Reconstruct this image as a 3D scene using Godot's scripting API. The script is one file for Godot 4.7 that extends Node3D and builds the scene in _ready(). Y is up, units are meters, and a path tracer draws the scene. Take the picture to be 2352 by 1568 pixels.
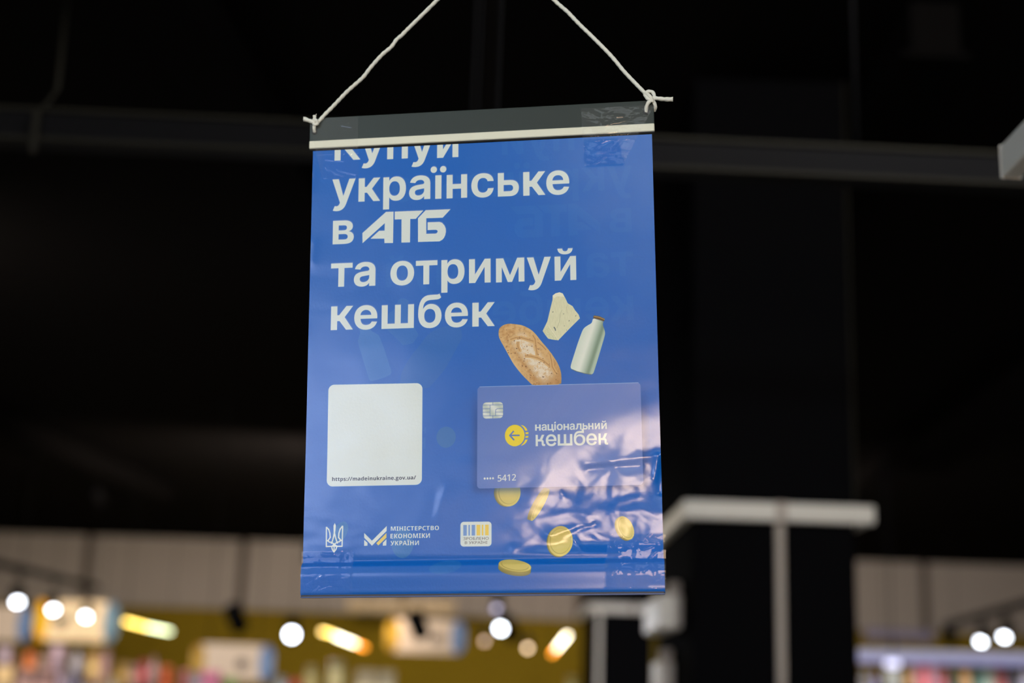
extends Node3D

# the printed sheet is laid out in millimetres: u to the right from its left edge, v down from the rail
const TW := 1560
const TH := 2020
const K := 3.7

var img: Image
var flipped := false
var used := {}
var M := {}
var wob := FastNoiseLite.new()
var fine := FastNoiseLite.new()
var cells := FastNoiseLite.new()
var WHITE := Color8(218, 227, 221)


func _ready() -> void:
	# ---- camera, sky, exposure ----
	var cam := Camera3D.new()
	cam.name = "camera"
	cam.fov = 26.991
	cam.near = 0.05
	cam.far = 120.0
	cam.position = Vector3(0, 1.65, 0)
	cam.basis = Basis(Vector3.RIGHT, deg_to_rad(14.0)) * Basis(Vector3.BACK, deg_to_rad(1.9))
	var lens := CameraAttributesPhysical.new()
	lens.frustum_focal_length = 50.0
	lens.frustum_focus_distance = 1.685
	lens.frustum_near = 0.05
	lens.frustum_far = 120.0
	lens.exposure_aperture = 2.15
	cam.attributes = lens
	add_child(cam)
	cam.current = true
	var env := Environment.new()
	var sky_mat := ProceduralSkyMaterial.new()
	sky_mat.sky_top_color = Color(0.74, 0.80, 0.95)
	sky_mat.sky_horizon_color = Color(0.76, 0.80, 0.93)
	sky_mat.ground_bottom_color = Color(0.42, 0.41, 0.42)
	sky_mat.ground_horizon_color = Color(0.55, 0.54, 0.56)
	sky_mat.sky_energy_multiplier = 2.9
	sky_mat.ground_energy_multiplier = 1.3
	var sky := Sky.new()
	sky.sky_material = sky_mat
	env.background_mode = Environment.BG_SKY
	env.sky = sky
	env.tonemap_mode = Environment.TONE_MAPPER_LINEAR
	env.tonemap_exposure = 1.0
	env.sdfgi_enabled = true
	env.ssao_enabled = true
	env.ssil_enabled = true
	var we := WorldEnvironment.new()
	we.name = "environment"
	we.environment = env
	add_child(we)

	noise_setup()
	_cells_setup()
	materials()
	# ---- added unseen lamps for fill, outside the frame or behind the poster ----
	flood("fill_light", "added white floodlight on a stem under the ceiling, right of and behind the viewer", Vector3(2.0, 3.5, 2.2), Vector3(-0.05, 2.0, -1.63), Vector2(0.7, 0.35), Color(0.93, 0.98, 1.0), 5.6)
	flood("fill_light", "added white floodlight on a stem under the ceiling, left of the viewer", Vector3(-3.0, 3.5, 1.6), Vector3(-0.05, 2.0, -1.63), Vector2(0.7, 0.35), Color(0.9, 0.98, 1.0), 6.2)
	flood("fill_light", "added white floodlight high over the aisle by the left wall, outside the picture", Vector3(-5.2, 4.4, -8.5), Vector3(-4.0, 1.4, -14.0), Vector2(0.8, 0.4), Color(1.0, 0.94, 0.88), 34.0)
	flood("fill_light", "added white floodlight high over the aisle on the right, outside the picture", Vector3(5.0, 4.4, -9.5), Vector3(4.6, 1.4, -15.5), Vector2(0.8, 0.4), Color(0.95, 0.96, 1.0), 22.0)
	flood("fill_light", "white floodlight added close to the ceiling in front of the wide column, outside the picture", Vector3(1.3, 4.4, -2.3), Vector3(1.25, 2.4, -6.5), Vector2(0.4, 0.2), Color(1.0, 0.98, 0.95), 6.5)
	added_tube("added black linear lamp hanging over the far aisle, hidden behind the poster", Vector3(-0.2, 3.0, -10.5), 2.4, Color(1.0, 0.93, 0.8), 3.5)
	flood("fill_light", "white floodlight added deep in the shop behind the poster, turned towards the back wall's left", Vector3(-2.05, 3.25, -17.0), Vector3(-5.8, 2.9, -30.0), Vector2(0.6, 0.3), Color(1.0, 0.92, 0.84), 36.0)
	flood("fill_light", "white floodlight added deep in the shop behind the poster, turned towards the back wall's right", Vector3(1.2, 3.3, -17.0), Vector3(5.8, 2.9, -30.0), Vector2(0.6, 0.3), Color(1.0, 0.92, 0.86), 30.0)
	shell()
	for k in 2:  # added panels, unseen, for sheen on the poster's upper right
		var cp := thing("sheen_panel", ["added light panel for poster sheen, behind the viewer, nearer to the front wall", "added light panel for poster sheen, behind the viewer, farther from the front wall"][k], "lamp", Vector3(-0.75, 4.6, [7.2, 5.2][k]), "added light panels behind the viewer")
		part("frame", bbox(Vector3(2.0, 0.05, 1.6), 0.006), M.white_steel, cp, Vector3(0, 0.025, 0))
		part("diffuser", bbox(Vector3(1.9, 0.01, 1.5), 0.003), M.panel_soft if M.has("panel_soft") else glow("panel_soft", Color(0.9, 0.97, 1.0), 1.5), cp, Vector3(0, -0.004, 0))
		area(cp, Vector3(0, -0.02, 0), Basis(Vector3.RIGHT, -PI / 2.0), Vector2(1.9, 1.5), Color(0.92, 0.98, 1.0), 1.0)
	columns()
	ceiling_gear()
	track_lamps()
	hanging_signs()
	shelves()
	poster()
	cord()


# ------------------------------------------------------------------ helpers
func numbered(called: String) -> String:
	var n: int = used.get(called, 0)
	used[called] = n + 1
	return called if n == 0 else "%s_%03d" % [called, n]


func thing(called: String, label: String, category: String, at := Vector3.ZERO, group := "") -> Node3D:
	var o := Node3D.new()
	o.name = numbered(called)
	o.position = at
	o.set_meta("label", label)
	o.set_meta("category", category)
	if group != "":
		o.set_meta("group", group)
	add_child(o)
	return o


func part(called: String, mesh: Mesh, mat: Material, parent: Node, at := Vector3.ZERO, turn := Basis()) -> MeshInstance3D:
	var o := MeshInstance3D.new()
	o.name = called
	o.mesh = mesh
	o.material_override = mat
	o.transform = Transform3D(turn, at)
	parent.add_child(o, true)
	return o


func struct(called: String, label: String, mesh: Mesh, mat: Material, at := Vector3.ZERO) -> MeshInstance3D:
	var o := part(called, mesh, mat, self, at)
	o.set_meta("kind", "structure")
	o.set_meta("label", label)
	return o


func mat(called: String, color: Color, rough := 0.6, metal := 0.0, spec := 0.5) -> StandardMaterial3D:
	var m := StandardMaterial3D.new()
	m.resource_name = called
	m.albedo_color = color
	m.roughness = rough
	m.metallic = metal
	m.metallic_specular = spec
	M[called] = m
	return m


func glow(called: String, color: Color, energy: float) -> StandardMaterial3D:
	var m := mat(called, color * 0.8 if called.begins_with("sign") or called.begins_with("strip") else Color(0.8, 0.8, 0.8), 0.4)
	m.emission_enabled = true
	m.emission = color
	m.emission_energy_multiplier = energy
	return m


func tri(st: SurfaceTool, a: Vector3, b: Vector3, c: Vector3, out_from: Vector3) -> void:
	# clockwise seen from outside
	var n := (b - a).cross(c - a)
	if n.dot((a + b + c) / 3.0 - out_from) > 0.0:
		st.add_vertex(a)
		st.add_vertex(c)
		st.add_vertex(b)
	else:
		st.add_vertex(a)
		st.add_vertex(b)
		st.add_vertex(c)


func bbox(size: Vector3, bevel := 0.004) -> ArrayMesh:
	var key := "bb%s_%s" % [size, bevel]
	if M.has(key):
		return M[key]
	var h := size / 2.0
	var b := minf(bevel, minf(h.x, minf(h.y, h.z)) * 0.6)
	var st := SurfaceTool.new()
	st.begin(Mesh.PRIMITIVE_TRIANGLES)
	st.set_smooth_group(-1)
	var o := Vector3.ZERO
	var cor := func(s: Vector3, ax: int) -> Vector3:
		var p := Vector3(s.x * (h.x - b), s.y * (h.y - b), s.z * (h.z - b))
		p[ax] = s[ax] * h[ax]
		return p
	for ax in 3:
		var i := (ax + 1) % 3
		var j := (ax + 2) % 3
		for s in [-1.0, 1.0]:
			var q := []
			for t in [[-1, -1], [1, -1], [1, 1], [-1, 1]]:
				var v := Vector3.ZERO
				v[ax] = s
				v[i] = t[0]
				v[j] = t[1]
				q.append(cor.call(v, ax))
			tri(st, q[0], q[1], q[2], o)
			tri(st, q[0], q[2], q[3], o)
			for t in [-1.0, 1.0]:  # the bevel between the faces ax=s and i=t
				var e0 := Vector3.ZERO
				e0[ax] = s
				e0[i] = t
				e0[j] = -1
				var e1 := e0
				e1[j] = 1
				var a: Vector3 = cor.call(e0, ax)
				var c: Vector3 = cor.call(e1, ax)
				var d: Vector3 = cor.call(e1, i)
				var e: Vector3 = cor.call(e0, i)
				tri(st, a, c, d, o)
				tri(st, a, d, e, o)
	for sx in [-1.0, 1.0]:
		for sy in [-1.0, 1.0]:
			for sz in [-1.0, 1.0]:
				var v := Vector3(sx, sy, sz)
				tri(st, cor.call(v, 0), cor.call(v, 1), cor.call(v, 2), o)
	st.generate_normals()
	M[key] = st.commit()
	return M[key]


func lathe(profile: Array, seg := 20) -> ArrayMesh:
	# profile of [radius, y] from bottom to top
	var st := SurfaceTool.new()
	st.begin(Mesh.PRIMITIVE_TRIANGLES)
	st.set_smooth_group(0)
	for k in profile.size() - 1:
		var r0: float = profile[k][0]
		var y0: float = profile[k][1]
		var r1: float = profile[k + 1][0]
		var y1: float = profile[k + 1][1]
		for i in seg:
			var a0 := TAU * i / seg
			var a1 := TAU * (i + 1) / seg
			var p0 := Vector3(cos(a0) * r0, y0, sin(a0) * r0)
			var p1 := Vector3(cos(a1) * r0, y0, sin(a1) * r0)
			var p2 := Vector3(cos(a1) * r1, y1, sin(a1) * r1)
			var p3 := Vector3(cos(a0) * r1, y1, sin(a0) * r1)
			if r0 > 0.0:
				st.add_vertex(p0); st.add_vertex(p1); st.add_vertex(p2)
			if r1 > 0.0:
				st.add_vertex(p0); st.add_vertex(p2); st.add_vertex(p3)
	st.generate_normals()
	return st.commit()


func sweep(pts: PackedVector3Array, r: float, seg := 8, lobes := 0, pitch := 0.0, taper := 1.0) -> ArrayMesh:
	# a tube along points; with lobes > 0 the section is that many strands laid in a twist
	var st := SurfaceTool.new()
	st.begin(Mesh.PRIMITIVE_TRIANGLES)
	st.set_smooth_group(0)
	var rings := []
	var n := Vector3.UP
	var run := 0.0
	for k in pts.size():
		var t := (pts[mini(k + 1, pts.size() - 1)] - pts[maxi(k - 1, 0)]).normalized()
		if k == 0:
			n = t.cross(Vector3.RIGHT if absf(t.x) < 0.8 else Vector3.UP).normalized()
		else:
			run += pts[k].distance_to(pts[k - 1])
			n = (n - t * n.dot(t)).normalized()
		var b := t.cross(n)
		var ring := []
		for i in seg:
			var a := TAU * i / seg
			var rr := r
			if lobes > 0:
				rr *= 0.86 + 0.2 * absf(cos((a + run * pitch) * lobes / 2.0))
			rr *= lerpf(1.0, taper, float(k) / (pts.size() - 1))
			ring.append(pts[k] + (n * cos(a) + b * sin(a)) * rr)
		rings.append(ring)
	for k in rings.size() - 1:
		for i in seg:
			var j := (i + 1) % seg
			var p0: Vector3 = rings[k][i]
			var p1: Vector3 = rings[k][j]
			var p2: Vector3 = rings[k + 1][j]
			var p3: Vector3 = rings[k + 1][i]
			st.add_vertex(p0); st.add_vertex(p2); st.add_vertex(p1)
			st.add_vertex(p0); st.add_vertex(p3); st.add_vertex(p2)
	for e in [0, rings.size() - 1]:
		for i in range(1, seg - 1):
			tri(st, rings[e][0], rings[e][i], rings[e][i + 1], pts[1 if e == 0 else rings.size() - 2])
	st.generate_normals()
	return st.commit()


func smooth_path(keys: Array, per := 10) -> PackedVector3Array:
	var out := PackedVector3Array()
	for k in keys.size() - 1:
		var a: Vector3 = keys[maxi(k - 1, 0)]
		var b: Vector3 = keys[k]
		var c: Vector3 = keys[k + 1]
		var d: Vector3 = keys[mini(k + 2, keys.size() - 1)]
		for i in per:
			out.append(b.cubic_interpolate(c, a, d, float(i) / per))
	out.append(keys[-1])
	return out


func bar(a: Vector3, b: Vector3, w: float, h: float, bevel := 0.003) -> Array:
	# mesh and basis of a rectangular bar between two points; h is measured along the vertical
	var z := (b - a).normalized()
	var x := Vector3.UP.cross(z).normalized() if absf(z.y) < 0.99 else Vector3.RIGHT
	return [bbox(Vector3(w, h, a.distance_to(b)), bevel), (a + b) / 2.0, Basis(x, z.cross(x), z)]


func noise_setup() -> void:
	wob.seed = 11
	wob.noise_type = FastNoiseLite.TYPE_SIMPLEX_SMOOTH
	wob.frequency = 1.0
	wob.fractal_octaves = 3
	fine.seed = 29
	fine.noise_type = FastNoiseLite.TYPE_SIMPLEX_SMOOTH
	fine.frequency = 1.0
	fine.fractal_octaves = 4


func _cells_setup() -> void:
	cells.seed = 8
	cells.noise_type = FastNoiseLite.TYPE_CELLULAR
	cells.frequency = 1.0
	cells.fractal_type = FastNoiseLite.FRACTAL_NONE
	cells.cellular_return_type = FastNoiseLite.RETURN_DISTANCE
	cells.cellular_jitter = 1.0


func grain(seed_: int, freq: float, size := 256, octaves := 4) -> NoiseTexture2D:
	var n := FastNoiseLite.new()
	n.seed = seed_
	n.frequency = freq
	n.fractal_octaves = octaves
	var t := NoiseTexture2D.new()
	t.width = size
	t.height = size
	t.seamless = true
	t.noise = n
	return t


func materials() -> void:
	mat("black_paint", Color8(13, 12, 12), 0.9, 0.0, 0.05)
	mat("black_steel", Color8(16, 16, 18), 0.7, 0.0, 0.12)
	mat("dark_duct", Color8(34, 33, 29), 0.65, 0.0, 0.15)
	mat("column_black", Color8(11, 11, 13), 0.9, 0.0, 0.03)
	mat("white_steel", Color8(205, 203, 196), 0.5)
	mat("grey_panel", Color8(166, 158, 150), 0.85)
	mat("joint", Color8(92, 82, 76), 0.9)
	mat("ochre", Color8(132, 112, 26), 0.85, 0.0, 0.2)
	mat("floor", Color8(150, 146, 138), 0.45)
	mat("wall_light", Color8(170, 165, 160), 0.9)
	for k in ["ochre", "floor", "wall_light"]:
		var m: StandardMaterial3D = M[k]
		m.heightmap_enabled = true
		m.heightmap_texture = grain(5, 0.03)
		m.heightmap_scale = 0.15
		m.uv1_triplanar = true
		m.uv1_world_triplanar = true
		m.uv1_scale = Vector3(0.7, 0.7, 0.7)
	glow("lens_cool", Color(0.93, 0.96, 1.0), 16.0)
	glow("lens_dim", Color(0.75, 0.73, 0.85), 3.0)
	glow("lens_warm", Color(1.0, 0.85, 0.65), 6.0)
	glow("lens_brown", Color(1.0, 0.8, 0.55), 1.6)
	glow("tube_white", Color(1.0, 0.95, 0.8), 11.0)
	glow("tube_yellow", Color(1.0, 0.84, 0.38), 8.0)
	glow("tube_pale", Color(0.9, 0.95, 0.75), 8.0)
	glow("tube_orange", Color(1.0, 0.6, 0.14), 8.0)
	glow("panel_glow", Color(1.0, 0.97, 0.92), 5.0)
	glow("strip_lavender", Color(0.6, 0.6, 0.76), 0.45)
	glow("strip_wall_reflection", Color(0.48, 0.45, 0.52), 0.18)
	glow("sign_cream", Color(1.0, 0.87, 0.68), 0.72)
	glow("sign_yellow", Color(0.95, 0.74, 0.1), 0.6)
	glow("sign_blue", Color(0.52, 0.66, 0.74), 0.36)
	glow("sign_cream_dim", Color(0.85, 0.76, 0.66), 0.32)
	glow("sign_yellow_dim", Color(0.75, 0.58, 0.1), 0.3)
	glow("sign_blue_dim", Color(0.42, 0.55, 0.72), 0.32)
	glow("added_glow_warm", Color(1.0, 0.86, 0.71), 20.0)


func flood(called: String, label: String, at: Vector3, to: Vector3, size: Vector2, color: Color, energy: float) -> void:
	var t := thing(called, label, "lamp", at, "added lamps under the ceiling")
	var b := Basis.looking_at(to - at)
	part("housing", bbox(Vector3(size.x + 0.04, size.y + 0.04, 0.05), 0.008), M.black_steel, t, b * Vector3(0, 0, 0.028), b)
	part("diffuser", bbox(Vector3(size.x, size.y, 0.006), 0.002), M.panel_glow, t, Vector3.ZERO, b)
	var top := 4.65 - at.y
	part("stem", bbox(Vector3(0.02, top, 0.02), 0.003), M.black_steel, t, Vector3(0, top / 2.0, 0) + b * Vector3(0, 0, 0.045))
	area(t, b * Vector3(0, 0, -0.012), b, size, color, energy)


func area(parent: Node3D, at: Vector3, b: Basis, size: Vector2, color: Color, energy: float) -> void:
	var l := AreaLight3D.new()
	l.name = "lamp_light"
	l.area_size = size
	l.light_color = color
	l.light_energy = energy
	l.area_range = 60.0
	l.area_attenuation = 2.0
	l.shadow_enabled = true
	l.transform = Transform3D(b, at)
	parent.add_child(l, true)


func added_tube(label: String, at: Vector3, length: float, color: Color, energy: float) -> void:
	var t := thing("linear_lamp", label, "lamp", at)
	part("housing", bbox(Vector3(0.09, 0.07, length), 0.006), M.black_steel, t, Vector3(0, 0.04, 0))
	part("diffuser", bbox(Vector3(0.07, 0.01, length - 0.04), 0.003), M.tube_white, t)
	for z in [-0.4, 0.4]:
		var h := 4.65 - at.y - 0.07
		part("wire", bbox(Vector3(0.006, h, 0.006), 0.001), M.black_steel, t, Vector3(0, 0.075 + h / 2.0, z * length))
	area(t, Vector3(0, -0.02, 0), Basis(Vector3.RIGHT, -PI / 2.0), Vector2(0.07, length), color, energy)


# ------------------------------------------------------------------ the hall
func shell() -> void:
	var H := 4.65
	var x0 := -11.0
	var x1 := 12.0
	var w := x1 - x0
	var cx := (x0 + x1) / 2.0
	struct("floor", "grey polished shop floor", bbox(Vector3(w, 0.2, 39.4), 0.0), M.floor, Vector3(cx, -0.1, -10.7))
	struct("ceiling", "black painted open shop ceiling", bbox(Vector3(w, 0.2, 39.4), 0.0), M.black_paint, Vector3(cx, H + 0.1, -10.7))
	struct("wall_left", "black side wall of the shop", bbox(Vector3(0.2, H, 39.4), 0.0), M.black_paint, Vector3(x0 - 0.1, H / 2, -10.7))
	struct("wall_right", "black side wall on the right of the shop", bbox(Vector3(0.2, H, 39.4), 0.0), M.black_paint, Vector3(x1 + 0.1, H / 2, -10.7))
	struct("wall_back", "ochre yellow back wall of the shop", bbox(Vector3(w, H, 0.2), 0.0), M.ochre, Vector3(cx, H / 2, -30.3))
	# the grey bulkhead over the back wall: panels with dark joints between them
	var bk := Node3D.new()
	bk.name = "trim_1"
	bk.set_meta("kind", "structure")
	bk.set_meta("label", "taupe grey panelled bulkhead over the ochre back wall")
	add_child(bk)
	var low := 3.22
	var edges := [x0, -8.72, -5.47, -2.1, 1.6, 5.2, 8.8, x1]
	part("backing", bbox(Vector3(w, H - low, 0.1), 0.0), M.joint, bk, Vector3(cx, (H + low) / 2.0, -30.12))
	for k in edges.size() - 1:
		var a: float = edges[k] + 0.09
		var b: float = edges[k + 1] - 0.09
		part("panel", bbox(Vector3(b - a, H - low, 0.06), 0.01), M.grey_panel, bk, Vector3((a + b) / 2.0, (H + low) / 2.0, -30.04))
	# front of the shop, behind the viewer; window and door added for poster sheen
	var zf := 9.1
	var holes := [[-8.4, -4.3, 0.5, 4.2], [-3.9, -2.35, 0.0, 2.45]]
	var spans := [[x0, -8.4, 0.0, H, "far left of the window"], [-8.4, -4.3, 0.0, 0.5, "under the window"], [-8.4, -4.3, 4.2, H, "over the window"], [-4.3, -3.9, 0.0, H, "between window and door"], [-3.9, -2.35, 2.45, H, "over the glazed door"], [-2.35, x1, 0.0, H, "right of the glazed door"]]
	for s in spans:
		struct("wall_front", "black shop front wall " + s[4], bbox(Vector3(s[1] - s[0], s[3] - s[2], 0.2), 0.0), M.black_paint, Vector3((s[0] + s[1]) / 2, (s[2] + s[3]) / 2, zf))
	for k in 2:
		var hl: Array = holes[k]
		var ww: float = hl[1] - hl[0]
		var wh: float = hl[3] - hl[2]
		var n: int = [3, 2][k]
		var win := Node3D.new()
		win.name = ["added_window_1", "added_door_1"][k]
		win.set_meta("kind", "structure")
		win.set_meta("label", ["added unseen shop window behind the viewer, for sheen on the poster", "added unseen glazed double door behind the viewer, for sheen on the poster"][k])
		win.position = Vector3((hl[0] + hl[1]) / 2, hl[2], zf)
		add_child(win)
		var glass := StandardMaterial3D.new()
		glass.transparency = BaseMaterial3D.TRANSPARENCY_ALPHA
		glass.albedo_color = [Color(0.9, 0.95, 0.95, 0.04), Color(0.2, 0.2, 0.24, 0.45)][k]  # dark door tint weakens the sheen that the door adds
		glass.roughness = 0.0
		for q in n:
			part("window_pane" if k == 0 else "door_leaf", bbox(Vector3(ww / n - 0.04, wh - 0.1, 0.008), 0.001), glass, win, Vector3(-ww / 2 + ww * (q + 0.5) / n, wh / 2, 0))
		for q in n + 1:
			part("mullion", bbox(Vector3(0.05, wh, 0.09), 0.004), M.black_steel, win, Vector3(clampf(-ww / 2 + ww * q / n, -ww / 2 + 0.025, ww / 2 - 0.025), wh / 2, 0))
		for y in [0.025, wh - 0.025]:
			part("window_rail", bbox(Vector3(ww, 0.05, 0.09), 0.004), M.black_steel, win, Vector3(0, y, 0))
	var lb := thing("glare_panel", "large warm white lightbox added unseen behind the viewer, for glare on the poster", "glare_panel", Vector3(-0.8, 0.5, 8.9))  # added unseen source for warm glare on the crumpled corner
	part("case", bbox(Vector3(2.3, 2.1, 0.12), 0.01), M.white_steel, lb, Vector3(0, 1.05, 0.03))
	part("lit_face", bbox(Vector3(2.2, 2.0, 0.02), 0.004), M.added_glow_warm, lb, Vector3(0, 1.05, -0.04))
	area(lb, Vector3(0, 1.05, -0.07), Basis(Vector3.UP, 0.0), Vector2(2.2, 2.0), Color(1.0, 0.86, 0.75), 3.0)


func columns() -> void:
	for k in 2:
		var d: float = [6.5, 13.9][k]
		var xa := 0.854
		var xb := 1.596
		var c := thing("column", ["wide matt black column with a white cable channel around it, right of the poster", "farther black column with a white channel, half hidden behind the wide one"][k], "column", Vector3((xa + xb) / 2, 0, -d - 0.75))
		var cw := xb - xa
		part("shaft", bbox(Vector3(cw, 4.65, 1.5), 0.012), M.column_black, c, Vector3(0, 2.325, 0))
		var y: float = 2.503
		var t := 0.05
		part("cable_channel", bbox(Vector3(cw + 2 * t + 0.02, 0.084, t), 0.006), M.white_steel, c, Vector3(0.02, y, 0.75 + t / 2))
		part("cable_channel", bbox(Vector3(t, 0.084, 1.5 + t), 0.006), M.white_steel, c, Vector3(-cw / 2 - t / 2, y, t / 2))
		part("cable_channel", bbox(Vector3(t, 0.084, 1.5 + t), 0.006), M.white_steel, c, Vector3(cw / 2 + t / 2 + 0.02, y, t / 2))
		part("channel_joint", bbox(Vector3(0.05, 0.09, 0.006), 0.002), M.grey_panel, c, Vector3(0.025, y, 0.75 + t + 0.002))
		part("conduit", bbox(Vector3(0.04, y - 0.04, 0.03), 0.005), M.grey_panel if k == 0 else M.white_steel, c, Vector3(0.022 if k == 0 else -0.3, (y - 0.04) / 2, 0.765))
		if k == 0:
			part("riser", bbox(Vector3(0.012, 2.1, 0.012), 0.002), M.dark_duct, c, Vector3(cw / 2, y + 1.09, 0.757))
			part("wall_gap_strip", bbox(Vector3(0.03, 2.4, 0.05), 0.005), M.ochre, c, Vector3(-cw / 2 - 0.015, 1.2, -0.72))  # ochre strip added in place of a gap showing the back wall
	for k in 2:
		var w := thing("wall_box", ["larger grey white casing on the side of the wide black column", "small grey white casing on the side of the wide black column, under the larger one"][k], "electrical box", [Vector3(0.854, 1.985, -7.25), Vector3(0.854, 1.705, -7.4)][k], "casings on the column")
		var s: Vector3 = [Vector3(0.11, 0.165, 0.75), Vector3(0.07, 0.14, 0.4)][k]
		part("case", bbox(s, 0.012), M.white_steel, w, Vector3(-s.x / 2, s.y / 2, 0))
		part("cap", bbox(Vector3(0.05, 0.06, 0.16), 0.006), M.grey_panel, w, Vector3(-0.03, s.y + 0.03, s.z / 2 - 0.1))


func ceiling_gear() -> void:
	# flat duct that crosses the picture
	var d := thing("cable_tray", "long black cable tray crossing under the ceiling behind the poster", "cable tray", Vector3.ZERO)
	var a: Vector3 = Vector3(-1.897, 3.255, -4)
	var b: Vector3 = Vector3(1.865, 3.203, -4)
	var r := bar(a, b, 0.11, 0.085, 0.006)
	part("tray", r[0], M.black_steel, d, r[1], r[2])
	for s in [-1.0, 1.0]:
		var q := bar(a + Vector3(0, 0.046 * s, 0.058), b + Vector3(0, 0.046 * s, 0.058), 0.012, 0.012, 0.002)
		part("tray_lip", q[0], M.dark_duct, d, q[1], q[2])
	var p: Vector3 = Vector3(-1.426, 3.215, -3.93)
	part("clamp", bbox(Vector3(0.018, 0.13, 0.02), 0.003), M.dark_duct, d, p)
	part("hook", sweep(smooth_path([p + Vector3(0, 0.06, 0), p + Vector3(0.03, 0.1, 0), p + Vector3(0.045, 0.15, -0.02)]), 0.006), M.dark_duct, d)
	part("suspension_wire", sweep(PackedVector3Array([p + Vector3(0.045, 0.15, -0.02), Vector3(-1.986, 4.65, -5.661)]), 0.008, 6), M.dark_duct, d)
	part("suspension_wire", sweep(PackedVector3Array([Vector3(1.017, 3.295, -4), Vector3(1.017, 3.295, -4) + Vector3(0, 1.6, 0)]), 0.006, 6), M.black_steel, d)
	# joists of the open ceiling
	var runs := [
		[Vector3(-1.522, 4.5, -5.141), Vector3(-1.268, 4.5, -7.872), "slanting black joist above the left part of the cable tray"],
		[Vector3(1.776, 4.5, -5.587), Vector3(1.601, 4.5, -13.192), "slanting black joist right of the poster under the ceiling"],
		[Vector3(4.088, 4.5, -8.371), Vector3(4.577, 4.5, -18.107), "thick black joist running back on the right side of the ceiling"],
		[Vector3(-6.287, 4.5, -11.92), Vector3(-5.206, 4.5, -21.647), "thick black joist running back on the left side of the ceiling"],
	]
	for k in 4:
		var j := thing("ceiling_joist", runs[k][2], "beam", Vector3.ZERO, "joists under the ceiling")
		var q := bar(runs[k][0], runs[k][1], 0.22, 0.24, 0.01)
		part("web", q[0], M.black_paint, j, q[1], q[2])
		var e := bar(runs[k][0] - Vector3(0, 0.13, 0), runs[k][1] - Vector3(0, 0.13, 0), 0.3, 0.025, 0.004)
		part("flange", e[0], M.black_paint, j, e[1], e[2])
	# slotted post that the poster's hook is tied to
	var top: Vector3 = Vector3(-0.071, 3.464, -2.7)
	var post := thing("slotted_post", "black slotted post hanging from the ceiling just behind the poster", "post", Vector3(top.x, 2.42, -2.7))
	for x in [-0.026, 0.026]:
		part("flange", bbox(Vector3(0.007, 2.23, 0.04), 0.002), M.black_steel, post, Vector3(x, 1.115, 0.0))
	part("web", bbox(Vector3(0.05, 2.23, 0.006), 0.001), M.black_paint, post, Vector3(0, 1.115, -0.017))
	part("inner_lip", bbox(Vector3(0.006, 2.23, 0.02), 0.001), M.black_steel, post, Vector3(-0.013, 1.115, 0.006))
	part("end_fitting", bbox(Vector3(0.02, 0.14, 0.012), 0.004), M.end_fit if M.has("end_fit") else mat("end_fit", Color8(120, 135, 128), 0.3, 0.4), post, Vector3(0.004, 0.10, 0.004))
	# white rail whose end comes into the frame on the right
	var e1: Vector3 = Vector3(0.813, 2.532, -2.2)
	var rail := thing("ceiling_rail", "white rectangular rail end hanging at the right edge of the picture", "rail", e1)
	part("profile", bbox(Vector3(0.033, 0.056, 1.5), 0.003), M.white_steel, rail, Vector3(0, 0, 0.75))
	part("end_cap", bbox(Vector3(0.035, 0.058, 0.004), 0.001), M.white_steel, rail, Vector3(0, 0, -0.001))
	for z in [0.25, 1.2]:
		part("suspension_wire", bbox(Vector3(0.004, 4.65 - e1.y - 0.03, 0.004), 0.001), M.black_steel, rail, Vector3(0, (4.65 - e1.y + 0.03) / 2.0, z))


# ------------------------------------------------------------------ lamps in the picture
func spot_head(label: String, at: Vector3, aim: Vector3, lens: Material, energy: float, color: Color, r := 0.055, drop := 0.0) -> void:
	# at is the middle of the glowing lens
	var t := thing("track_spotlight", label, "spotlight", at, "spotlights on the ceiling tracks")
	var y := -aim.normalized()
	var x := y.cross(Vector3(0.3, 0.1, 1)).normalized()
	var b := Basis(x, y, x.cross(y))
	part("body", lathe([[r * 1.02, 0.004], [r * 1.05, -0.02], [r * 1.5, -0.02], [r * 1.6, 0.22], [r * 1.2, 0.28], [0.0, 0.28]], 18), M.black_steel, t, Vector3.ZERO, b)
	part("lens", lathe([[0.0, -0.004], [r * 0.7, -0.002], [r, 0.003], [r, 0.01], [0.0, 0.01]], 18), lens, t, Vector3.ZERO, b)
	var piv := b * Vector3(0, 0.1, 0)
	var hung := drop <= 0.0
	var up := (4.65 - at.y - piv.y) if hung else drop - piv.y
	part("bracket", bbox(Vector3(0.11, 0.2, 0.11), 0.012), M.black_steel, t, piv + Vector3(0, 0.07, 0))
	if up > 0.2:
		part("stem", bbox(Vector3(0.006, up - 0.1, 0.006), 0.002), M.black_steel, t, piv + Vector3(0, 0.1 + (up - 0.1) / 2, 0))
	if not hung:
		part("adapter", bbox(Vector3(0.05, 0.05, 0.14), 0.005), M.black_steel, t, piv + Vector3(0, up - 0.025, 0))
	if energy > 0.0:
		var l := SpotLight3D.new()
		l.name = "lamp_light"
		l.light_color = color
		l.light_energy = energy * 0.22
		l.light_size = r
		l.spot_angle = 50.0
		l.spot_range = 60.0
		l.spot_attenuation = 2.0
		l.shadow_enabled = true
		l.transform = Transform3D(Basis.looking_at(aim), aim.normalized() * 0.02)
		t.add_child(l, true)


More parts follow.
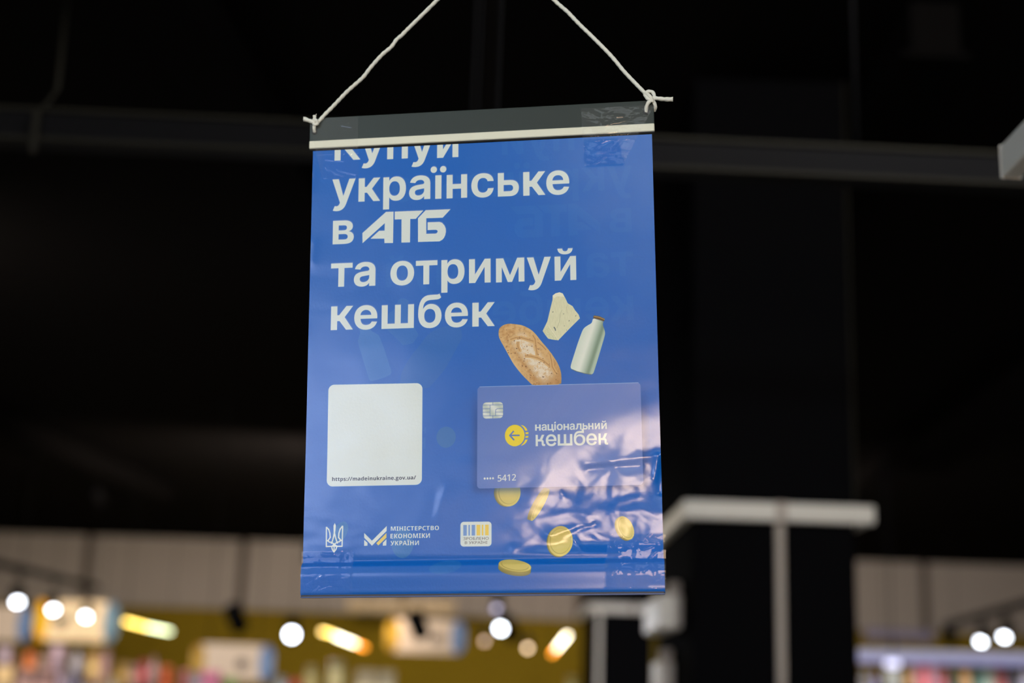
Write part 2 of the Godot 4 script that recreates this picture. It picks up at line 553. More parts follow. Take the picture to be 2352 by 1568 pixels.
func track_lamps() -> void:
	var cool := Color(0.95, 0.97, 1.0)
	# left track
	spot_head("left-most glowing spotlight on the left track, above the cream sign cut by the frame", Vector3(-6.176, 2.613, -18.4), Vector3(0.35, -0.62, 0.75), M.lens_cool, 14.0, cool, 0.055, 0.383)
	spot_head("glowing spotlight on the left track in front of the yellow end of the lit sign", Vector3(-6.333, 2.625, -20.4), Vector3(0.35, -0.62, 0.75), M.lens_cool, 14.0, cool, 0.055, 0.417)
	spot_head("glowing spotlight on the left track in front of the lit sign's cream middle", Vector3(-6.526, 2.645, -22.7), Vector3(0.1, -0.5, 0.85), M.lens_cool, 14.0, cool, 0.055, 0.457)
	var tr := thing("light_track", "black light track carrying three spotlights on the left", "track", Vector3.ZERO)
	var q := bar(Vector3(-6.052, 2.941, -16.4) + Vector3(0, 0.042, 0), Vector3(-6.653, 3.123, -23.6) + Vector3(0, 0.042, 0), 0.08, 0.08, 0.004)
	part("rail", q[0], M.black_steel, tr, q[1], q[2])
	for p in [Vector3(-6.098, 2.962, -17.4), Vector3(-6.625, 3.116, -23.3)]:
		part("suspension_wire", bbox(Vector3(0.006, 4.65 - p.y, 0.006), 0.001), M.black_steel, tr, Vector3(p.x, (4.65 + p.y) / 2, p.z))
	# right track
	spot_head("glowing spotlight on the right track, nearer to the wide column", Vector3(6.705, 2.607, -20.3), Vector3(-0.5, -0.7, 0.6), M.lens_cool, 14.0, cool, 0.055, 0.337)
	spot_head("glowing spotlight on the right track, nearer to the right edge of the picture", Vector3(6.588, 2.617, -19), Vector3(-0.45, -0.7, 0.6), M.lens_cool, 14.0, cool, 0.055, 0.338)
	spot_head("unlit dark spotlight at the inner end of the right track", Vector3(6.891, 2.666, -22.200), Vector3(0.3, -0.9, -0.2), M.black_steel, 0.0, cool, 0.06, 0.26)
	var t2 := thing("light_track", "black light track carrying spotlights at the right edge", "track", Vector3.ZERO)
	var q2 := bar(Vector3(6.926, 2.942, -22.600), Vector3(6.321, 3.005, -15.800), 0.08, 0.08, 0.004)
	part("rail", q2[0], M.black_steel, t2, q2[1], q2[2])
	for p in [Vector3(6.864, 2.948, -21.900), Vector3(6.374, 3.000, -16.400)]:
		part("suspension_wire", bbox(Vector3(0.006, 4.65 - p.y, 0.006), 0.001), M.black_steel, t2, Vector3(p.x, (4.65 + p.y) / 2, p.z))
	# single heads in the middle
	spot_head("round white glowing spotlight between the two signs left of the poster's foot", Vector3(-2.173, 2.196, -15), Vector3(0.1, -0.2, 1.0), M.lens_cool, 10.0, cool, 0.055)
	spot_head("bright white spotlight straight under the middle of the poster", Vector3(-0.019, 2.328, -15), Vector3(-0.1, -0.3, 1.0), M.lens_cool, 10.0, cool, 0.045)
	spot_head("dim lilac spotlight just under the poster's lower edge", Vector3(-0.073, 2.614, -16.5), Vector3(-0.1, -0.4, 1.0), M.lens_dim, 0.6, cool, 0.04)
	spot_head("small beige spotlight right of the bright one under the poster", Vector3(0.373, 2.334, -21), Vector3(0.0, -0.2, 1.0), M.lens_warm, 1.0, Color(1.0, 0.85, 0.65), 0.035)
	spot_head("small brownish spotlight left of the bright one under the poster", Vector3(-0.253, 2.412, -21), Vector3(0.0, -0.2, 1.0), M.lens_brown, 0.4, Color(1.0, 0.8, 0.55), 0.04)
	spot_head("dark spotlight turned away, above the hanging sign left of the poster", Vector3(-2.889, 2.294, -16), Vector3(0.35, -0.8, -0.6), M.black_steel, 0.0, cool, 0.065)
	spot_head("dark spotlight turned away in front of the sign under the poster", Vector3(-0.891, 2.288, -16), Vector3(0.35, -0.8, -0.6), M.black_steel, 0.0, cool, 0.065)
	spot_head("dark spotlight turned away beside the bright one under the poster", Vector3(0.135, 2.328, -17), Vector3(0.5, -0.8, -0.6), M.black_steel, 0.0, cool, 0.06)
	var dl := thing("downlight", "small lone bluish downlight in the dark ceiling on the left", "lamp", Vector3(-5.866, 4.148, -20.5))
	part("ring", lathe([[0.05, 0.0], [0.075, 0.0], [0.075, 0.28], [0.0, 0.28]], 18), M.black_steel, dl, Vector3.ZERO, Basis(Vector3.RIGHT, 0.9))
	part("stem", bbox(Vector3(0.02, 4.65 - dl.position.y - 0.15, 0.02), 0.002), M.black_steel, dl, Vector3(0, 0.15 + (4.65 - dl.position.y - 0.15) / 2, 0.1))
	part("lens", lathe([[0.0, -0.002], [0.04, 0.002], [0.04, 0.01], [0.0, 0.01]], 18), M.lens_dim, dl, Vector3.ZERO, Basis(Vector3.RIGHT, 0.9))
	# linear lamps that run into the depth
	var lines := [
		["slim linear lamp, half yellow and half white, right of the lit sign", [[Vector3(-5.556, 2.538, -21.4), Vector3(-5.714, 2.545, -23.3), "tube_yellow"], [Vector3(-5.734, 2.547, -23.5), Vector3(-5.925, 2.575, -25.9), "tube_pale"]]],
		["slim linear lamp with a bright middle and an orange tip, left under the poster", [[Vector3(-2.481, 2.433, -20), Vector3(-2.463, 2.448, -21.2), "tube_yellow"], [Vector3(-2.459, 2.431, -21.4), Vector3(-2.44, 2.416, -24.2), "tube_white"], [Vector3(-2.425, 2.406, -24.5), Vector3(-2.409, 2.399, -25.6), "tube_orange"]]],
		["slim steep linear lamp with an orange tip, right under the poster", [[Vector3(0.896, 2.489, -20), Vector3(0.908, 2.447, -24), "tube_white"], [Vector3(0.902, 2.431, -24.4), Vector3(0.893, 2.399, -25.8), "tube_orange"]]],
	]
	for l in lines:
		var t := thing("linear_lamp", l[0], "lamp", Vector3.ZERO, "linear lamps over the far aisles")
		for s in l[1]:
			var r := bar(s[0], s[1], 0.045, 0.04, 0.008)
			part("tube", r[0], M[s[2]], t, r[1], r[2])
		var ends := [l[1][0][0], l[1][-1][1]]
		var hb := bar(ends[0] + Vector3(0, 0.045, 0), ends[1] + Vector3(0, 0.045, 0), 0.05, 0.04, 0.004)
		part("housing", hb[0], M.black_steel, t, hb[1], hb[2])
		for p in ends:
			part("suspension_wire", bbox(Vector3(0.008, 4.65 - p.y - 0.05, 0.008), 0.001), M.black_steel, t, Vector3(p.x, (4.65 + p.y + 0.05) / 2, p.z))
		var len: float = ends[0].distance_to(ends[1])
		var zz: Vector3 = (ends[1] - ends[0]).normalized()
		area(t, (ends[0] + ends[1]) / 2.0 - Vector3(0, 0.035, 0), Basis.looking_at(Vector3.DOWN, zz), Vector2(0.03, len), Color(1.0, 0.93, 0.75), 8.0)
	# pale duct under the bulkhead
	var dk := thing("air_duct", "pale beige air duct across the back, under the poster's lower edge", "duct", Vector3.ZERO)
	var dd := bar(Vector3(-2.786, 3.143, -26), Vector3(-0.867, 3.175, -26), 0.3, 0.2, 0.01)
	part("duct", dd[0], M.duct_pale if M.has("duct_pale") else mat("duct_pale", Color8(176, 158, 126), 0.7), dk, dd[1], dd[2])
	for p in [Vector3(-2.401, 3.271, -26), Vector3(-1.146, 3.274, -26)]:
		part("strap", bbox(Vector3(0.03, 4.65 - p.y, 0.03), 0.002), M.black_steel, dk, Vector3(p.x, (4.65 + p.y) / 2, p.z))


func rounded(w: float, h: float, r: float, depth: float, seg := 6) -> ArrayMesh:
	# plate with rounded corners, its front towards +z
	var pts := []
	for c in [[1, 1, 0.0], [-1, 1, 90.0], [-1, -1, 180.0], [1, -1, 270.0]]:
		for i in seg + 1:
			var a: float = deg_to_rad(c[2] + 90.0 * i / seg)
			pts.append(Vector3(c[0] * (w / 2 - r) + cos(a) * r, c[1] * (h / 2 - r) + sin(a) * r, 0))
	var st := SurfaceTool.new()
	st.begin(Mesh.PRIMITIVE_TRIANGLES)
	st.set_smooth_group(-1)
	var z := Vector3(0, 0, depth / 2)
	for i in pts.size():
		var p: Vector3 = pts[i]
		var q: Vector3 = pts[(i + 1) % pts.size()]
		tri(st, z, p + z, q + z, Vector3.ZERO)
		tri(st, -z, p - z, q - z, Vector3.ZERO)
		tri(st, p + z, q + z, q - z, Vector3.ZERO)
		tri(st, p + z, q - z, p - z, Vector3.ZERO)
	st.generate_normals()
	return st.commit()


func sign_board(label: String, at: Vector3, w: float, h: float, lit: bool, mark: Vector2) -> void:
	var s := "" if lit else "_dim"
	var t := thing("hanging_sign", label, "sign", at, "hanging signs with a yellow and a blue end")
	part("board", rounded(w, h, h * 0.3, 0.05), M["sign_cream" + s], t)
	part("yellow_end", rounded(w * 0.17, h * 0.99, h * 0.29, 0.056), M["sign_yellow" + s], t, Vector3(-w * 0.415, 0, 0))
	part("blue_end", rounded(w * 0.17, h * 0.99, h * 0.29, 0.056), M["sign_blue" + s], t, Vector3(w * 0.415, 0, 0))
	part("pictogram", rounded(h * 0.3, h * 0.3, h * 0.1, 0.056), M.joint, t, Vector3(w * mark.x, h * mark.y, 0))
	for x in [-0.3, 0.3]:
		var hh := 4.65 - at.y - h / 2
		part("suspension_wire", bbox(Vector3(0.008, hh, 0.008), 0.001), M.black_steel, t, Vector3(w * x, h / 2 + hh / 2, 0))


func hanging_signs() -> void:
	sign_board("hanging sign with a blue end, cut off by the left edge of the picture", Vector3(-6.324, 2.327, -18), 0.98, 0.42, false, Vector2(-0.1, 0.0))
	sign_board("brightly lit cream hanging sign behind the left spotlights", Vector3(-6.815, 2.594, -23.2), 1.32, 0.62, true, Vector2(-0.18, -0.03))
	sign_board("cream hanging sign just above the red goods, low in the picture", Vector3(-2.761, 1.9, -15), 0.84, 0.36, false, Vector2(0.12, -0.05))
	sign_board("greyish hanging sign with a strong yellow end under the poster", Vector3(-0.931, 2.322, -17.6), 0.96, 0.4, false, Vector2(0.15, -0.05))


# ------------------------------------------------------------------ shelves and goods
func goods(kind: String, color: Color, s: Vector3, at: Vector3, label: String, group: String, second: Color) -> void:
	var key := "goods_%s" % color.to_html()
	var m: StandardMaterial3D = M[key] if M.has(key) else mat(key, color, 0.45)
	var key2 := "goods_%s" % second.to_html()
	var m2: StandardMaterial3D = M[key2] if M.has(key2) else mat(key2, second, 0.45)
	var t := thing(kind, label, "packet" if kind == "carton" or kind == "pouch" else kind, at, group)
	var r := minf(s.x, s.z) / 2
	match kind:
		"carton":
			part("box", bbox(s, 0.004), m, t, Vector3(0, s.y / 2, 0))
			part("print_band", bbox(Vector3(s.x + 0.002, s.y * 0.22, s.z + 0.002), 0.001), m2, t, Vector3(0, s.y * 0.55, 0))
		"pouch":
			part("bag", lathe([[0.0, 0.0], [r * 0.9, 0.0], [r, s.y * 0.15], [r * 0.95, s.y * 0.7], [r * 0.7, s.y * 0.9], [r * 0.75, s.y * 0.93]], 12), m, t)
			part("seal", bbox(Vector3(s.x * 0.8, s.y * 0.1, 0.01), 0.002), m2, t, Vector3(0, s.y * 0.95, 0))
		"bottle":
			part("glass", lathe([[0.0, 0.0], [r, 0.0], [r, s.y * 0.6], [r * 0.9, s.y * 0.7], [r * 0.36, s.y * 0.84], [r * 0.34, s.y * 0.93], [0.0, s.y * 0.93]], 16), m, t)
			part("cap", lathe([[0.0, s.y * 0.92], [r * 0.4, s.y * 0.92], [r * 0.4, s.y], [0.0, s.y]], 14), m2, t)
			part("paper_label", lathe([[r * 0.9, s.y * 0.2], [r * 1.01, s.y * 0.2], [r * 1.01, s.y * 0.5], [r * 0.9, s.y * 0.5]], 16), m2, t)
		_:
			part("body", lathe([[0.0, 0.0], [r * 0.94, 0.0], [r, s.y * 0.06], [r, s.y * 0.78], [r * 0.86, s.y * 0.85], [0.0, s.y * 0.85]], 16), m, t)
			part("lid", lathe([[0.0, s.y * 0.84], [r * 0.92, s.y * 0.84], [r * 0.92, s.y], [0.0, s.y]], 16), m2, t)


func gondola(label: String, at: Vector3, w: float, boards: Array, depth: float, h: float) -> void:
	var t := thing("shelf_unit", label, "shelf", at)
	part("back_panel", bbox(Vector3(w, h, 0.03), 0.003), M.dark_duct, t, Vector3(0, h / 2, -depth / 2))
	for x in [-w / 2, w / 2]:
		part("upright", bbox(Vector3(0.04, h, depth * 0.9), 0.004), M.dark_duct, t, Vector3(x, h / 2, 0))
	for y in boards:
		part("shelf_board", bbox(Vector3(w - 0.04, 0.03, depth), 0.004), M.white_steel, t, Vector3(0, y - 0.015, 0))
	part("plinth", bbox(Vector3(w, 0.12, depth), 0.006), M.dark_duct, t, Vector3(0, 0.06, 0))


func shelves() -> void:
	gondola("dark shelf unit with two rows of colourful goods at the lower left", Vector3(-4.402, 0, -13.65), 1.64, [0.5, 1.0, 1.38], 0.9, 1.38)
	gondola("dark shelf unit with red and pink goods under the cream sign", Vector3(-3.202, 0, -14.6), 1.251, [0.5, 1.05, 1.55], 0.5, 1.55)
	gondola("low dark shelf unit with cream jars under the poster", Vector3(-0.769, 0, -14.6), 3.233, [0.4, 0.9, 1.42], 0.5, 1.42)
	gondola("dark shelf unit under the lavender strip at the right edge", Vector3(4.828, 0, -15.9), 2.586, [0.5, 1.05, 1.62], 0.5, 1.62)
	var step := thing("display_step", "pale step behind the front row on the left shelf", "display step", Vector3(-4.483, 1.38, -13.85))
	part("step_top", bbox(Vector3(1.57, 0.02, 0.3), 0.003), M.white_steel, step, Vector3(0, 0.21, 0))
	part("step_front", bbox(Vector3(1.57, 0.2, 0.02), 0.003), M.white_steel, step, Vector3(0, 0.1, 0.14))
	goods("carton", Color(0.745, 0.667, 0.725), Vector3(0.103, 0.352, 0.086), Vector3(-4.72, 1.602, -13.9), "lilac carton left of the red brown bottle, left shelf, back row", "goods on the back row of the left shelf", Color(0.54, 0.48, 0.52))
	goods("bottle", Color(0.588, 0.392, 0.333), Vector3(0.075, 0.295, 0.063), Vector3(-4.607, 1.602, -13.9), "red brown bottle between the lilac carton and the orange carton", "goods on the back row of the left shelf", Color(0.86, 0.61, 0.54))
	goods("carton", Color(0.784, 0.384, 0.157), Vector3(0.087, 0.319, 0.073), Vector3(-4.475, 1.602, -13.9), "orange carton between the red brown bottle and the grey jar", "goods on the back row of the left shelf", Color(1, 0.6, 0.32))
	goods("jar", Color(0.518, 0.478, 0.416), Vector3(0.056, 0.269, 0.05), Vector3(-4.387, 1.602, -13.9), "grey jar between the orange carton and the dusty pink bottle", "goods on the back row of the left shelf", Color(0.77, 0.72, 0.64))
	goods("bottle", Color(0.675, 0.518, 0.478), Vector3(0.079, 0.336, 0.066), Vector3(-4.32, 1.602, -13.9), "dusty pink bottle between the grey jar and the pale lilac carton", "goods on the back row of the left shelf", Color(0.96, 0.77, 0.72))
	goods("carton", Color(0.765, 0.659, 0.722), Vector3(0.111, 0.38, 0.093), Vector3(-4.216, 1.602, -13.9), "pale lilac carton between the dusty pink bottle and the lilac white bottle", "goods on the back row of the left shelf", Color(0.55, 0.47, 0.52))
	goods("bottle", Color(0.796, 0.776, 0.816), Vector3(0.123, 0.354, 0.103), Vector3(-4.037, 1.602, -13.9), "lilac white bottle between the pale lilac carton and the tan carton", "goods on the back row of the left shelf", Color(0.57, 0.56, 0.59))
	goods("carton", Color(0.753, 0.596, 0.361), Vector3(0.095, 0.327, 0.079), Vector3(-3.87, 1.602, -13.9), "tan carton between the lilac white bottle and the rose bag", "goods on the back row of the left shelf", Color(1, 0.87, 0.57))
	goods("pouch", Color(0.792, 0.627, 0.627), Vector3(0.091, 0.342, 0.076), Vector3(-3.762, 1.602, -13.9), "rose bag right of the tan carton, left shelf, back row", "goods on the back row of the left shelf", Color(0.57, 0.45, 0.45))
	goods("carton", Color(0.855, 0.737, 0.525), Vector3(0.16, 0.387, 0.133), Vector3(-4.505, 1.381, -13.35), "cream carton left of the mauve carton, left shelf, front row", "goods on the front row of the left shelf", Color(0.62, 0.53, 0.38))
	goods("carton", Color(0.49, 0.373, 0.353), Vector3(0.152, 0.37, 0.127), Vector3(-4.308, 1.381, -13.35), "mauve carton between the cream carton and the brown mauve carton", "goods on the front row of the left shelf", Color(0.73, 0.59, 0.56))
	goods("carton", Color(0.463, 0.345, 0.329), Vector3(0.156, 0.368, 0.13), Vector3(-4.135, 1.381, -13.35), "brown mauve carton between the mauve carton and the lavender jar", "goods on the front row of the left shelf", Color(0.7, 0.55, 0.53))
	goods("jar", Color(0.647, 0.588, 0.686), Vector3(0.087, 0.353, 0.073), Vector3(-3.982, 1.381, -13.35), "lavender jar between the brown mauve carton and the navy blue bottle", "goods on the front row of the left shelf", Color(0.47, 0.42, 0.49))
	goods("bottle", Color(0.227, 0.227, 0.439), Vector3(0.11, 0.345, 0.092), Vector3(-3.866, 1.381, -13.35), "navy blue bottle between the lavender jar and the slate blue bottle", "goods on the front row of the left shelf", Color(0.4, 0.4, 0.67))
	goods("bottle", Color(0.275, 0.267, 0.376), Vector3(0.099, 0.326, 0.082), Vector3(-3.735, 1.381, -13.35), "slate blue bottle between the navy blue bottle and the brown jar", "goods on the front row of the left shelf", Color(0.46, 0.45, 0.59))
	goods("jar", Color(0.549, 0.463, 0.376), Vector3(0.068, 0.338, 0.057), Vector3(-3.625, 1.381, -13.35), "brown jar between the slate blue bottle and the beige jar", "goods on the front row of the left shelf", Color(0.81, 0.7, 0.59))
	goods("jar", Color(0.804, 0.745, 0.647), Vector3(0.087, 0.31, 0.073), Vector3(-3.517, 1.381, -13.35), "beige jar right of the brown jar, left shelf, front row", "goods on the front row of the left shelf", Color(0.58, 0.54, 0.47))
	goods("carton", Color(0.573, 0.447, 0.173), Vector3(0.112, 0.309, 0.094), Vector3(-3.767, 1.55, -14.6), "ochre carton left of the pinkish grey carton, shelf under the cream sign", "goods on the shelf beside the red packets", Color(0.84, 0.68, 0.34))
	goods("carton", Color(0.588, 0.471, 0.424), Vector3(0.071, 0.287, 0.059), Vector3(-3.66, 1.55, -14.6), "pinkish grey carton between the ochre carton and the dark red carton", "goods on the shelf beside the red packets", Color(0.86, 0.71, 0.65))
	goods("carton", Color(0.588, 0.125, 0.165), Vector3(0.075, 0.332, 0.063), Vector3(-3.571, 1.55, -14.6), "dark red carton between the pinkish grey carton and the pinkish white bottle", "goods on the shelf beside the red packets", Color(0.86, 0.28, 0.33))
	goods("bottle", Color(0.831, 0.675, 0.675), Vector3(0.117, 0.369, 0.097), Vector3(-3.47, 1.55, -14.6), "pinkish white bottle between the dark red carton and the orange red bag", "goods on the shelf beside the red packets", Color(0.6, 0.49, 0.49))
	goods("pouch", Color(0.847, 0.361, 0.196), Vector3(0.112, 0.28, 0.094), Vector3(-3.333, 1.55, -14.6), "orange red bag between the pinkish white bottle and the raspberry bag", "goods on the shelf beside the red packets", Color(1, 0.57, 0.37))
	goods("pouch", Color(0.675, 0.361, 0.392), Vector3(0.108, 0.244, 0.09), Vector3(-3.154, 1.55, -14.6), "raspberry bag between the orange red bag and the blue grey carton", "goods on the shelf beside the red packets", Color(0.96, 0.57, 0.61))
	goods("carton", Color(0.471, 0.451, 0.502), Vector3(0.092, 0.239, 0.076), Vector3(-3.032, 1.55, -14.6), "blue grey carton between the raspberry bag and the hot pink carton", "goods on the shelf beside the red packets", Color(0.71, 0.68, 0.75))
	goods("carton", Color(0.804, 0.439, 0.596), Vector3(0.171, 0.252, 0.142), Vector3(-2.883, 1.55, -14.6), "hot pink carton between the blue grey carton and the leaf green bag", "goods on the shelf beside the red packets", Color(0.58, 0.32, 0.43))
	goods("pouch", Color(0.361, 0.557, 0.235), Vector3(0.125, 0.191, 0.104), Vector3(-2.688, 1.55, -14.6), "leaf green bag right of the hot pink carton, shelf under the cream sign", "goods on the shelf beside the red packets", Color(0.57, 0.82, 0.41))
	goods("jar", Color(0.667, 0.706, 0.745), Vector3(0.133, 0.35, 0.111), Vector3(-2.191, 1.42, -14.6), "icy white jar left of the brick red carton, low shelf under the poster", "goods low under the poster", Color(0.48, 0.51, 0.54))
	goods("carton", Color(0.667, 0.235, 0.176), Vector3(0.104, 0.329, 0.087), Vector3(-2.044, 1.42, -14.6), "brick red carton between the icy white jar and the pale yellow jar", "goods low under the poster", Color(0.95, 0.41, 0.34))
	goods("jar", Color(0.753, 0.706, 0.478), Vector3(0.142, 0.465, 0.118), Vector3(-1.89, 1.42, -14.6), "pale yellow jar between the brick red carton and the large cream jar", "goods low under the poster", Color(0.54, 0.51, 0.34))
	goods("jar", Color(0.804, 0.769, 0.557), Vector3(0.309, 0.525, 0.16), Vector3(-1.641, 1.42, -14.6), "large cream jar between the pale yellow jar and the greyish beige carton", "goods low under the poster", Color(0.58, 0.55, 0.4))
	goods("carton", Color(0.596, 0.557, 0.447), Vector3(0.192, 0.441, 0.16), Vector3(-1.34, 1.42, -14.6), "greyish beige carton between the large cream jar and the khaki carton", "goods low under the poster", Color(0.87, 0.82, 0.68))
	goods("carton", Color(0.573, 0.541, 0.439), Vector3(0.163, 0.439, 0.136), Vector3(-1.141, 1.42, -14.6), "khaki carton between the greyish beige carton and the straw yellow jar", "goods low under the poster", Color(0.84, 0.8, 0.67))
	goods("jar", Color(0.761, 0.729, 0.471), Vector3(0.142, 0.448, 0.118), Vector3(0.715, 1.42, -14.6), "straw yellow jar right of the khaki carton, low shelf under the poster", "goods low under the poster", Color(0.55, 0.53, 0.34))
	goods("carton", Color(0.361, 0.337, 0.314), Vector3(0.105, 0.388, 0.087), Vector3(3.663, 1.62, -15.9), "dark grey carton left of the pale terracotta carton, right shelf, under the lavender strip", "goods on the right shelf", Color(0.57, 0.54, 0.51))
	goods("carton", Color(0.596, 0.439, 0.416), Vector3(0.123, 0.402, 0.103), Vector3(3.796, 1.62, -15.9), "pale terracotta carton between the dark grey carton and the stone grey bottle", "goods on the right shelf", Color(0.87, 0.67, 0.64))
	goods("bottle", Color(0.557, 0.533, 0.478), Vector3(0.146, 0.458, 0.122), Vector3(3.952, 1.62, -15.9), "stone grey bottle between the pale terracotta carton and the light lavender bottle", "goods on the right shelf", Color(0.82, 0.79, 0.72))
	goods("bottle", Color(0.659, 0.635, 0.745), Vector3(0.078, 0.429, 0.065), Vector3(4.078, 1.62, -15.9), "light lavender bottle between the stone grey bottle and the sage white carton", "goods on the right shelf", Color(0.47, 0.46, 0.54))
	goods("carton", Color(0.675, 0.675, 0.588), Vector3(0.151, 0.454, 0.126), Vector3(4.259, 1.62, -15.9), "sage white carton between the light lavender bottle and the amber bottle", "goods on the right shelf", Color(0.49, 0.49, 0.42))
	goods("bottle", Color(0.847, 0.651, 0.361), Vector3(0.096, 0.506, 0.08), Vector3(4.442, 1.62, -15.9), "amber bottle between the sage white carton and the blush pink carton", "goods on the right shelf", Color(0.61, 0.47, 0.26))
	goods("carton", Color(0.824, 0.588, 0.588), Vector3(0.069, 0.518, 0.057), Vector3(4.537, 1.62, -15.9), "blush pink carton between the amber bottle and the scarlet carton", "goods on the right shelf", Color(0.59, 0.42, 0.42))
	goods("carton", Color(0.847, 0.282, 0.235), Vector3(0.069, 0.526, 0.057), Vector3(4.619, 1.62, -15.9), "scarlet carton between the blush pink carton and the pink white carton", "goods on the right shelf", Color(1, 0.47, 0.41))
	goods("carton", Color(0.824, 0.627, 0.647), Vector3(0.078, 0.524, 0.065), Vector3(4.704, 1.62, -15.9), "pink white carton between the scarlet carton and the wine red carton", "goods on the right shelf", Color(0.59, 0.45, 0.47))
	goods("carton", Color(0.588, 0.243, 0.243), Vector3(0.069, 0.514, 0.057), Vector3(4.818, 1.62, -15.9), "wine red carton between the pink white carton and the dark green bottle", "goods on the right shelf", Color(0.86, 0.42, 0.42))
	goods("bottle", Color(0.094, 0.306, 0.212), Vector3(0.11, 0.522, 0.092), Vector3(4.925, 1.62, -15.9), "dark green bottle between the wine red carton and the peach bag", "goods on the right shelf", Color(0.24, 0.5, 0.38))
	goods("pouch", Color(0.847, 0.651, 0.4), Vector3(0.137, 0.484, 0.114), Vector3(5.062, 1.62, -15.9), "peach bag between the dark green bottle and the bottle green carton", "goods on the right shelf", Color(0.61, 0.47, 0.29))
	goods("carton", Color(0.133, 0.314, 0.243), Vector3(0.073, 0.521, 0.061), Vector3(5.187, 1.62, -15.9), "bottle green carton between the peach bag and the moss grey carton", "goods on the right shelf", Color(0.29, 0.51, 0.42))
	goods("carton", Color(0.431, 0.471, 0.376), Vector3(0.124, 0.506, 0.103), Vector3(5.298, 1.62, -15.9), "moss grey carton between the bottle green carton and the rust brown carton", "goods on the right shelf", Color(0.66, 0.71, 0.59))
	goods("carton", Color(0.439, 0.165, 0.125), Vector3(0.105, 0.533, 0.088), Vector3(5.433, 1.62, -15.9), "rust brown carton between the moss grey carton and the black carton", "goods on the right shelf", Color(0.67, 0.33, 0.28))
	goods("carton", Color(0.173, 0.157, 0.149), Vector3(0.137, 0.515, 0.114), Vector3(5.573, 1.62, -15.9), "black carton between the rust brown carton and the bright white bottle", "goods on the right shelf", Color(0.34, 0.32, 0.31))
	goods("bottle", Color(0.804, 0.784, 0.804), Vector3(0.115, 0.557, 0.095), Vector3(5.72, 1.62, -15.9), "bright white bottle right of the black carton, right shelf, under the lavender strip", "goods on the right shelf", Color(0.58, 0.56, 0.58))
	# lit canopy of the right-hand shelf
	var c0: Vector3 = Vector3(3.801, 2.181, -15.6)
	var c1: Vector3 = Vector3(6.206, 2.204, -15.6)
	var cn := thing("glow_strip", "long lavender glowing strip over the goods on the right", "shelf light", c0)
	var r := bar(c0, c1, 0.05, 0.11, 0.01)
	part("lit_strip", r[0], M.strip_lavender, cn, r[1] - c0, r[2])
	var r2 := bar(c0 + Vector3(0, 0.07, -0.15), c1 + Vector3(0, 0.07, -0.15), 0.4, 0.03, 0.004)
	part("canopy_board", r2[0], M.white_steel, cn, r2[1] - c0, r2[2])
	for x in [0.35, 2.1]:
		part("suspension_rod", bbox(Vector3(0.006, 4.65 - c0.y - 0.09, 0.006), 0.001), M.black_steel, cn, Vector3(x, (4.65 - c0.y + 0.09) / 2, -0.15))
	area(cn, (c0 + c1) / 2 - c0 + Vector3(0, -0.07, 0.05), Basis(Vector3.RIGHT, -PI / 2), Vector2(c0.distance_to(c1), 0.05), Color(0.88, 0.88, 1.0), 1.0)
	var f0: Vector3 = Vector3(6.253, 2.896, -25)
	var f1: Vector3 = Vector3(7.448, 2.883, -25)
	var fs := thing("glow_strip", "added dim lilac glow for light reflected on the wall, beside the wide column", "shelf light", f0)  # added glowing panel standing in for reflected light on the wall
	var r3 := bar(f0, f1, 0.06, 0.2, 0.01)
	part("lit_strip", r3[0], M.strip_wall_reflection, fs, r3[1] - f0, r3[2])
	part("added_post", bbox(Vector3(0.06, f0.y, 0.05), 0.004), M.dark_duct, fs, Vector3(0.5, -f0.y / 2, -0.06))
	var lp := thing("shelf_lamp", "small white glowing lamp under the lavender strip on the right", "lamp", Vector3(4.085, 2.109, -15.2))
	part("lens", rounded(0.15, 0.07, 0.03, 0.03), M.lens_shelf if M.has("lens_shelf") else glow("lens_shelf", Color(0.85, 0.85, 1.0), 1.6), lp)
	part("holder", bbox(Vector3(0.012, 4.65 - lp.position.y - 0.03, 0.012), 0.002), M.black_steel, lp, Vector3(0, (4.65 - lp.position.y + 0.03) / 2, -0.005))


# ------------------------------------------------------------------ the poster
func path(d: String, ox: float, oy: float, sx: float, sy: float) -> Array:
	var out := []
	var cur := PackedVector2Array()
	var pen := Vector2.ZERO
	var cmd := ""
	var nums: Array[float] = []
	for tok in d.split(" ", false):
		var ch := tok[0]
		if ch in "MLQCZ":
			cmd = ch
			tok = tok.substr(1)
			if cmd == "Z":
				out.append(cur)
				cur = PackedVector2Array()
				continue
			if tok == "":
				continue
		nums.append(tok.to_float())
		var need: int = {"M": 2, "L": 2, "Q": 4, "C": 6}[cmd]
		if nums.size() == need:
			var p: Array[Vector2] = []
			for i in need / 2:
				p.append(Vector2(ox + nums[2 * i] * sx, oy + nums[2 * i + 1] * sy))
			if need == 2:
				cur.append(p[0])
			else:
				for i in range(1, 9):
					var t := i / 8.0
					cur.append(pen.lerp(p[0], t).lerp(p[0].lerp(p[1], t), t) if need == 4 else pen.bezier_interpolate(p[0], p[1], p[2], t))
			pen = p[-1]
			nums.clear()
	return out


func points(d: String) -> PackedVector2Array:
	var n := d.split_floats(" ", false)
	var out := PackedVector2Array()
	for i in n.size() / 2:
		out.append(Vector2(n[2 * i], n[2 * i + 1]))
	return out


func round_off(p: PackedVector2Array, times := 2) -> PackedVector2Array:
	for k in times:
		var q := PackedVector2Array()
		for i in p.size():
			var b := p[(i + 1) % p.size()]
			q.append(p[i].lerp(b, 0.25))
			q.append(p[i].lerp(b, 0.75))
		p = q
	return p


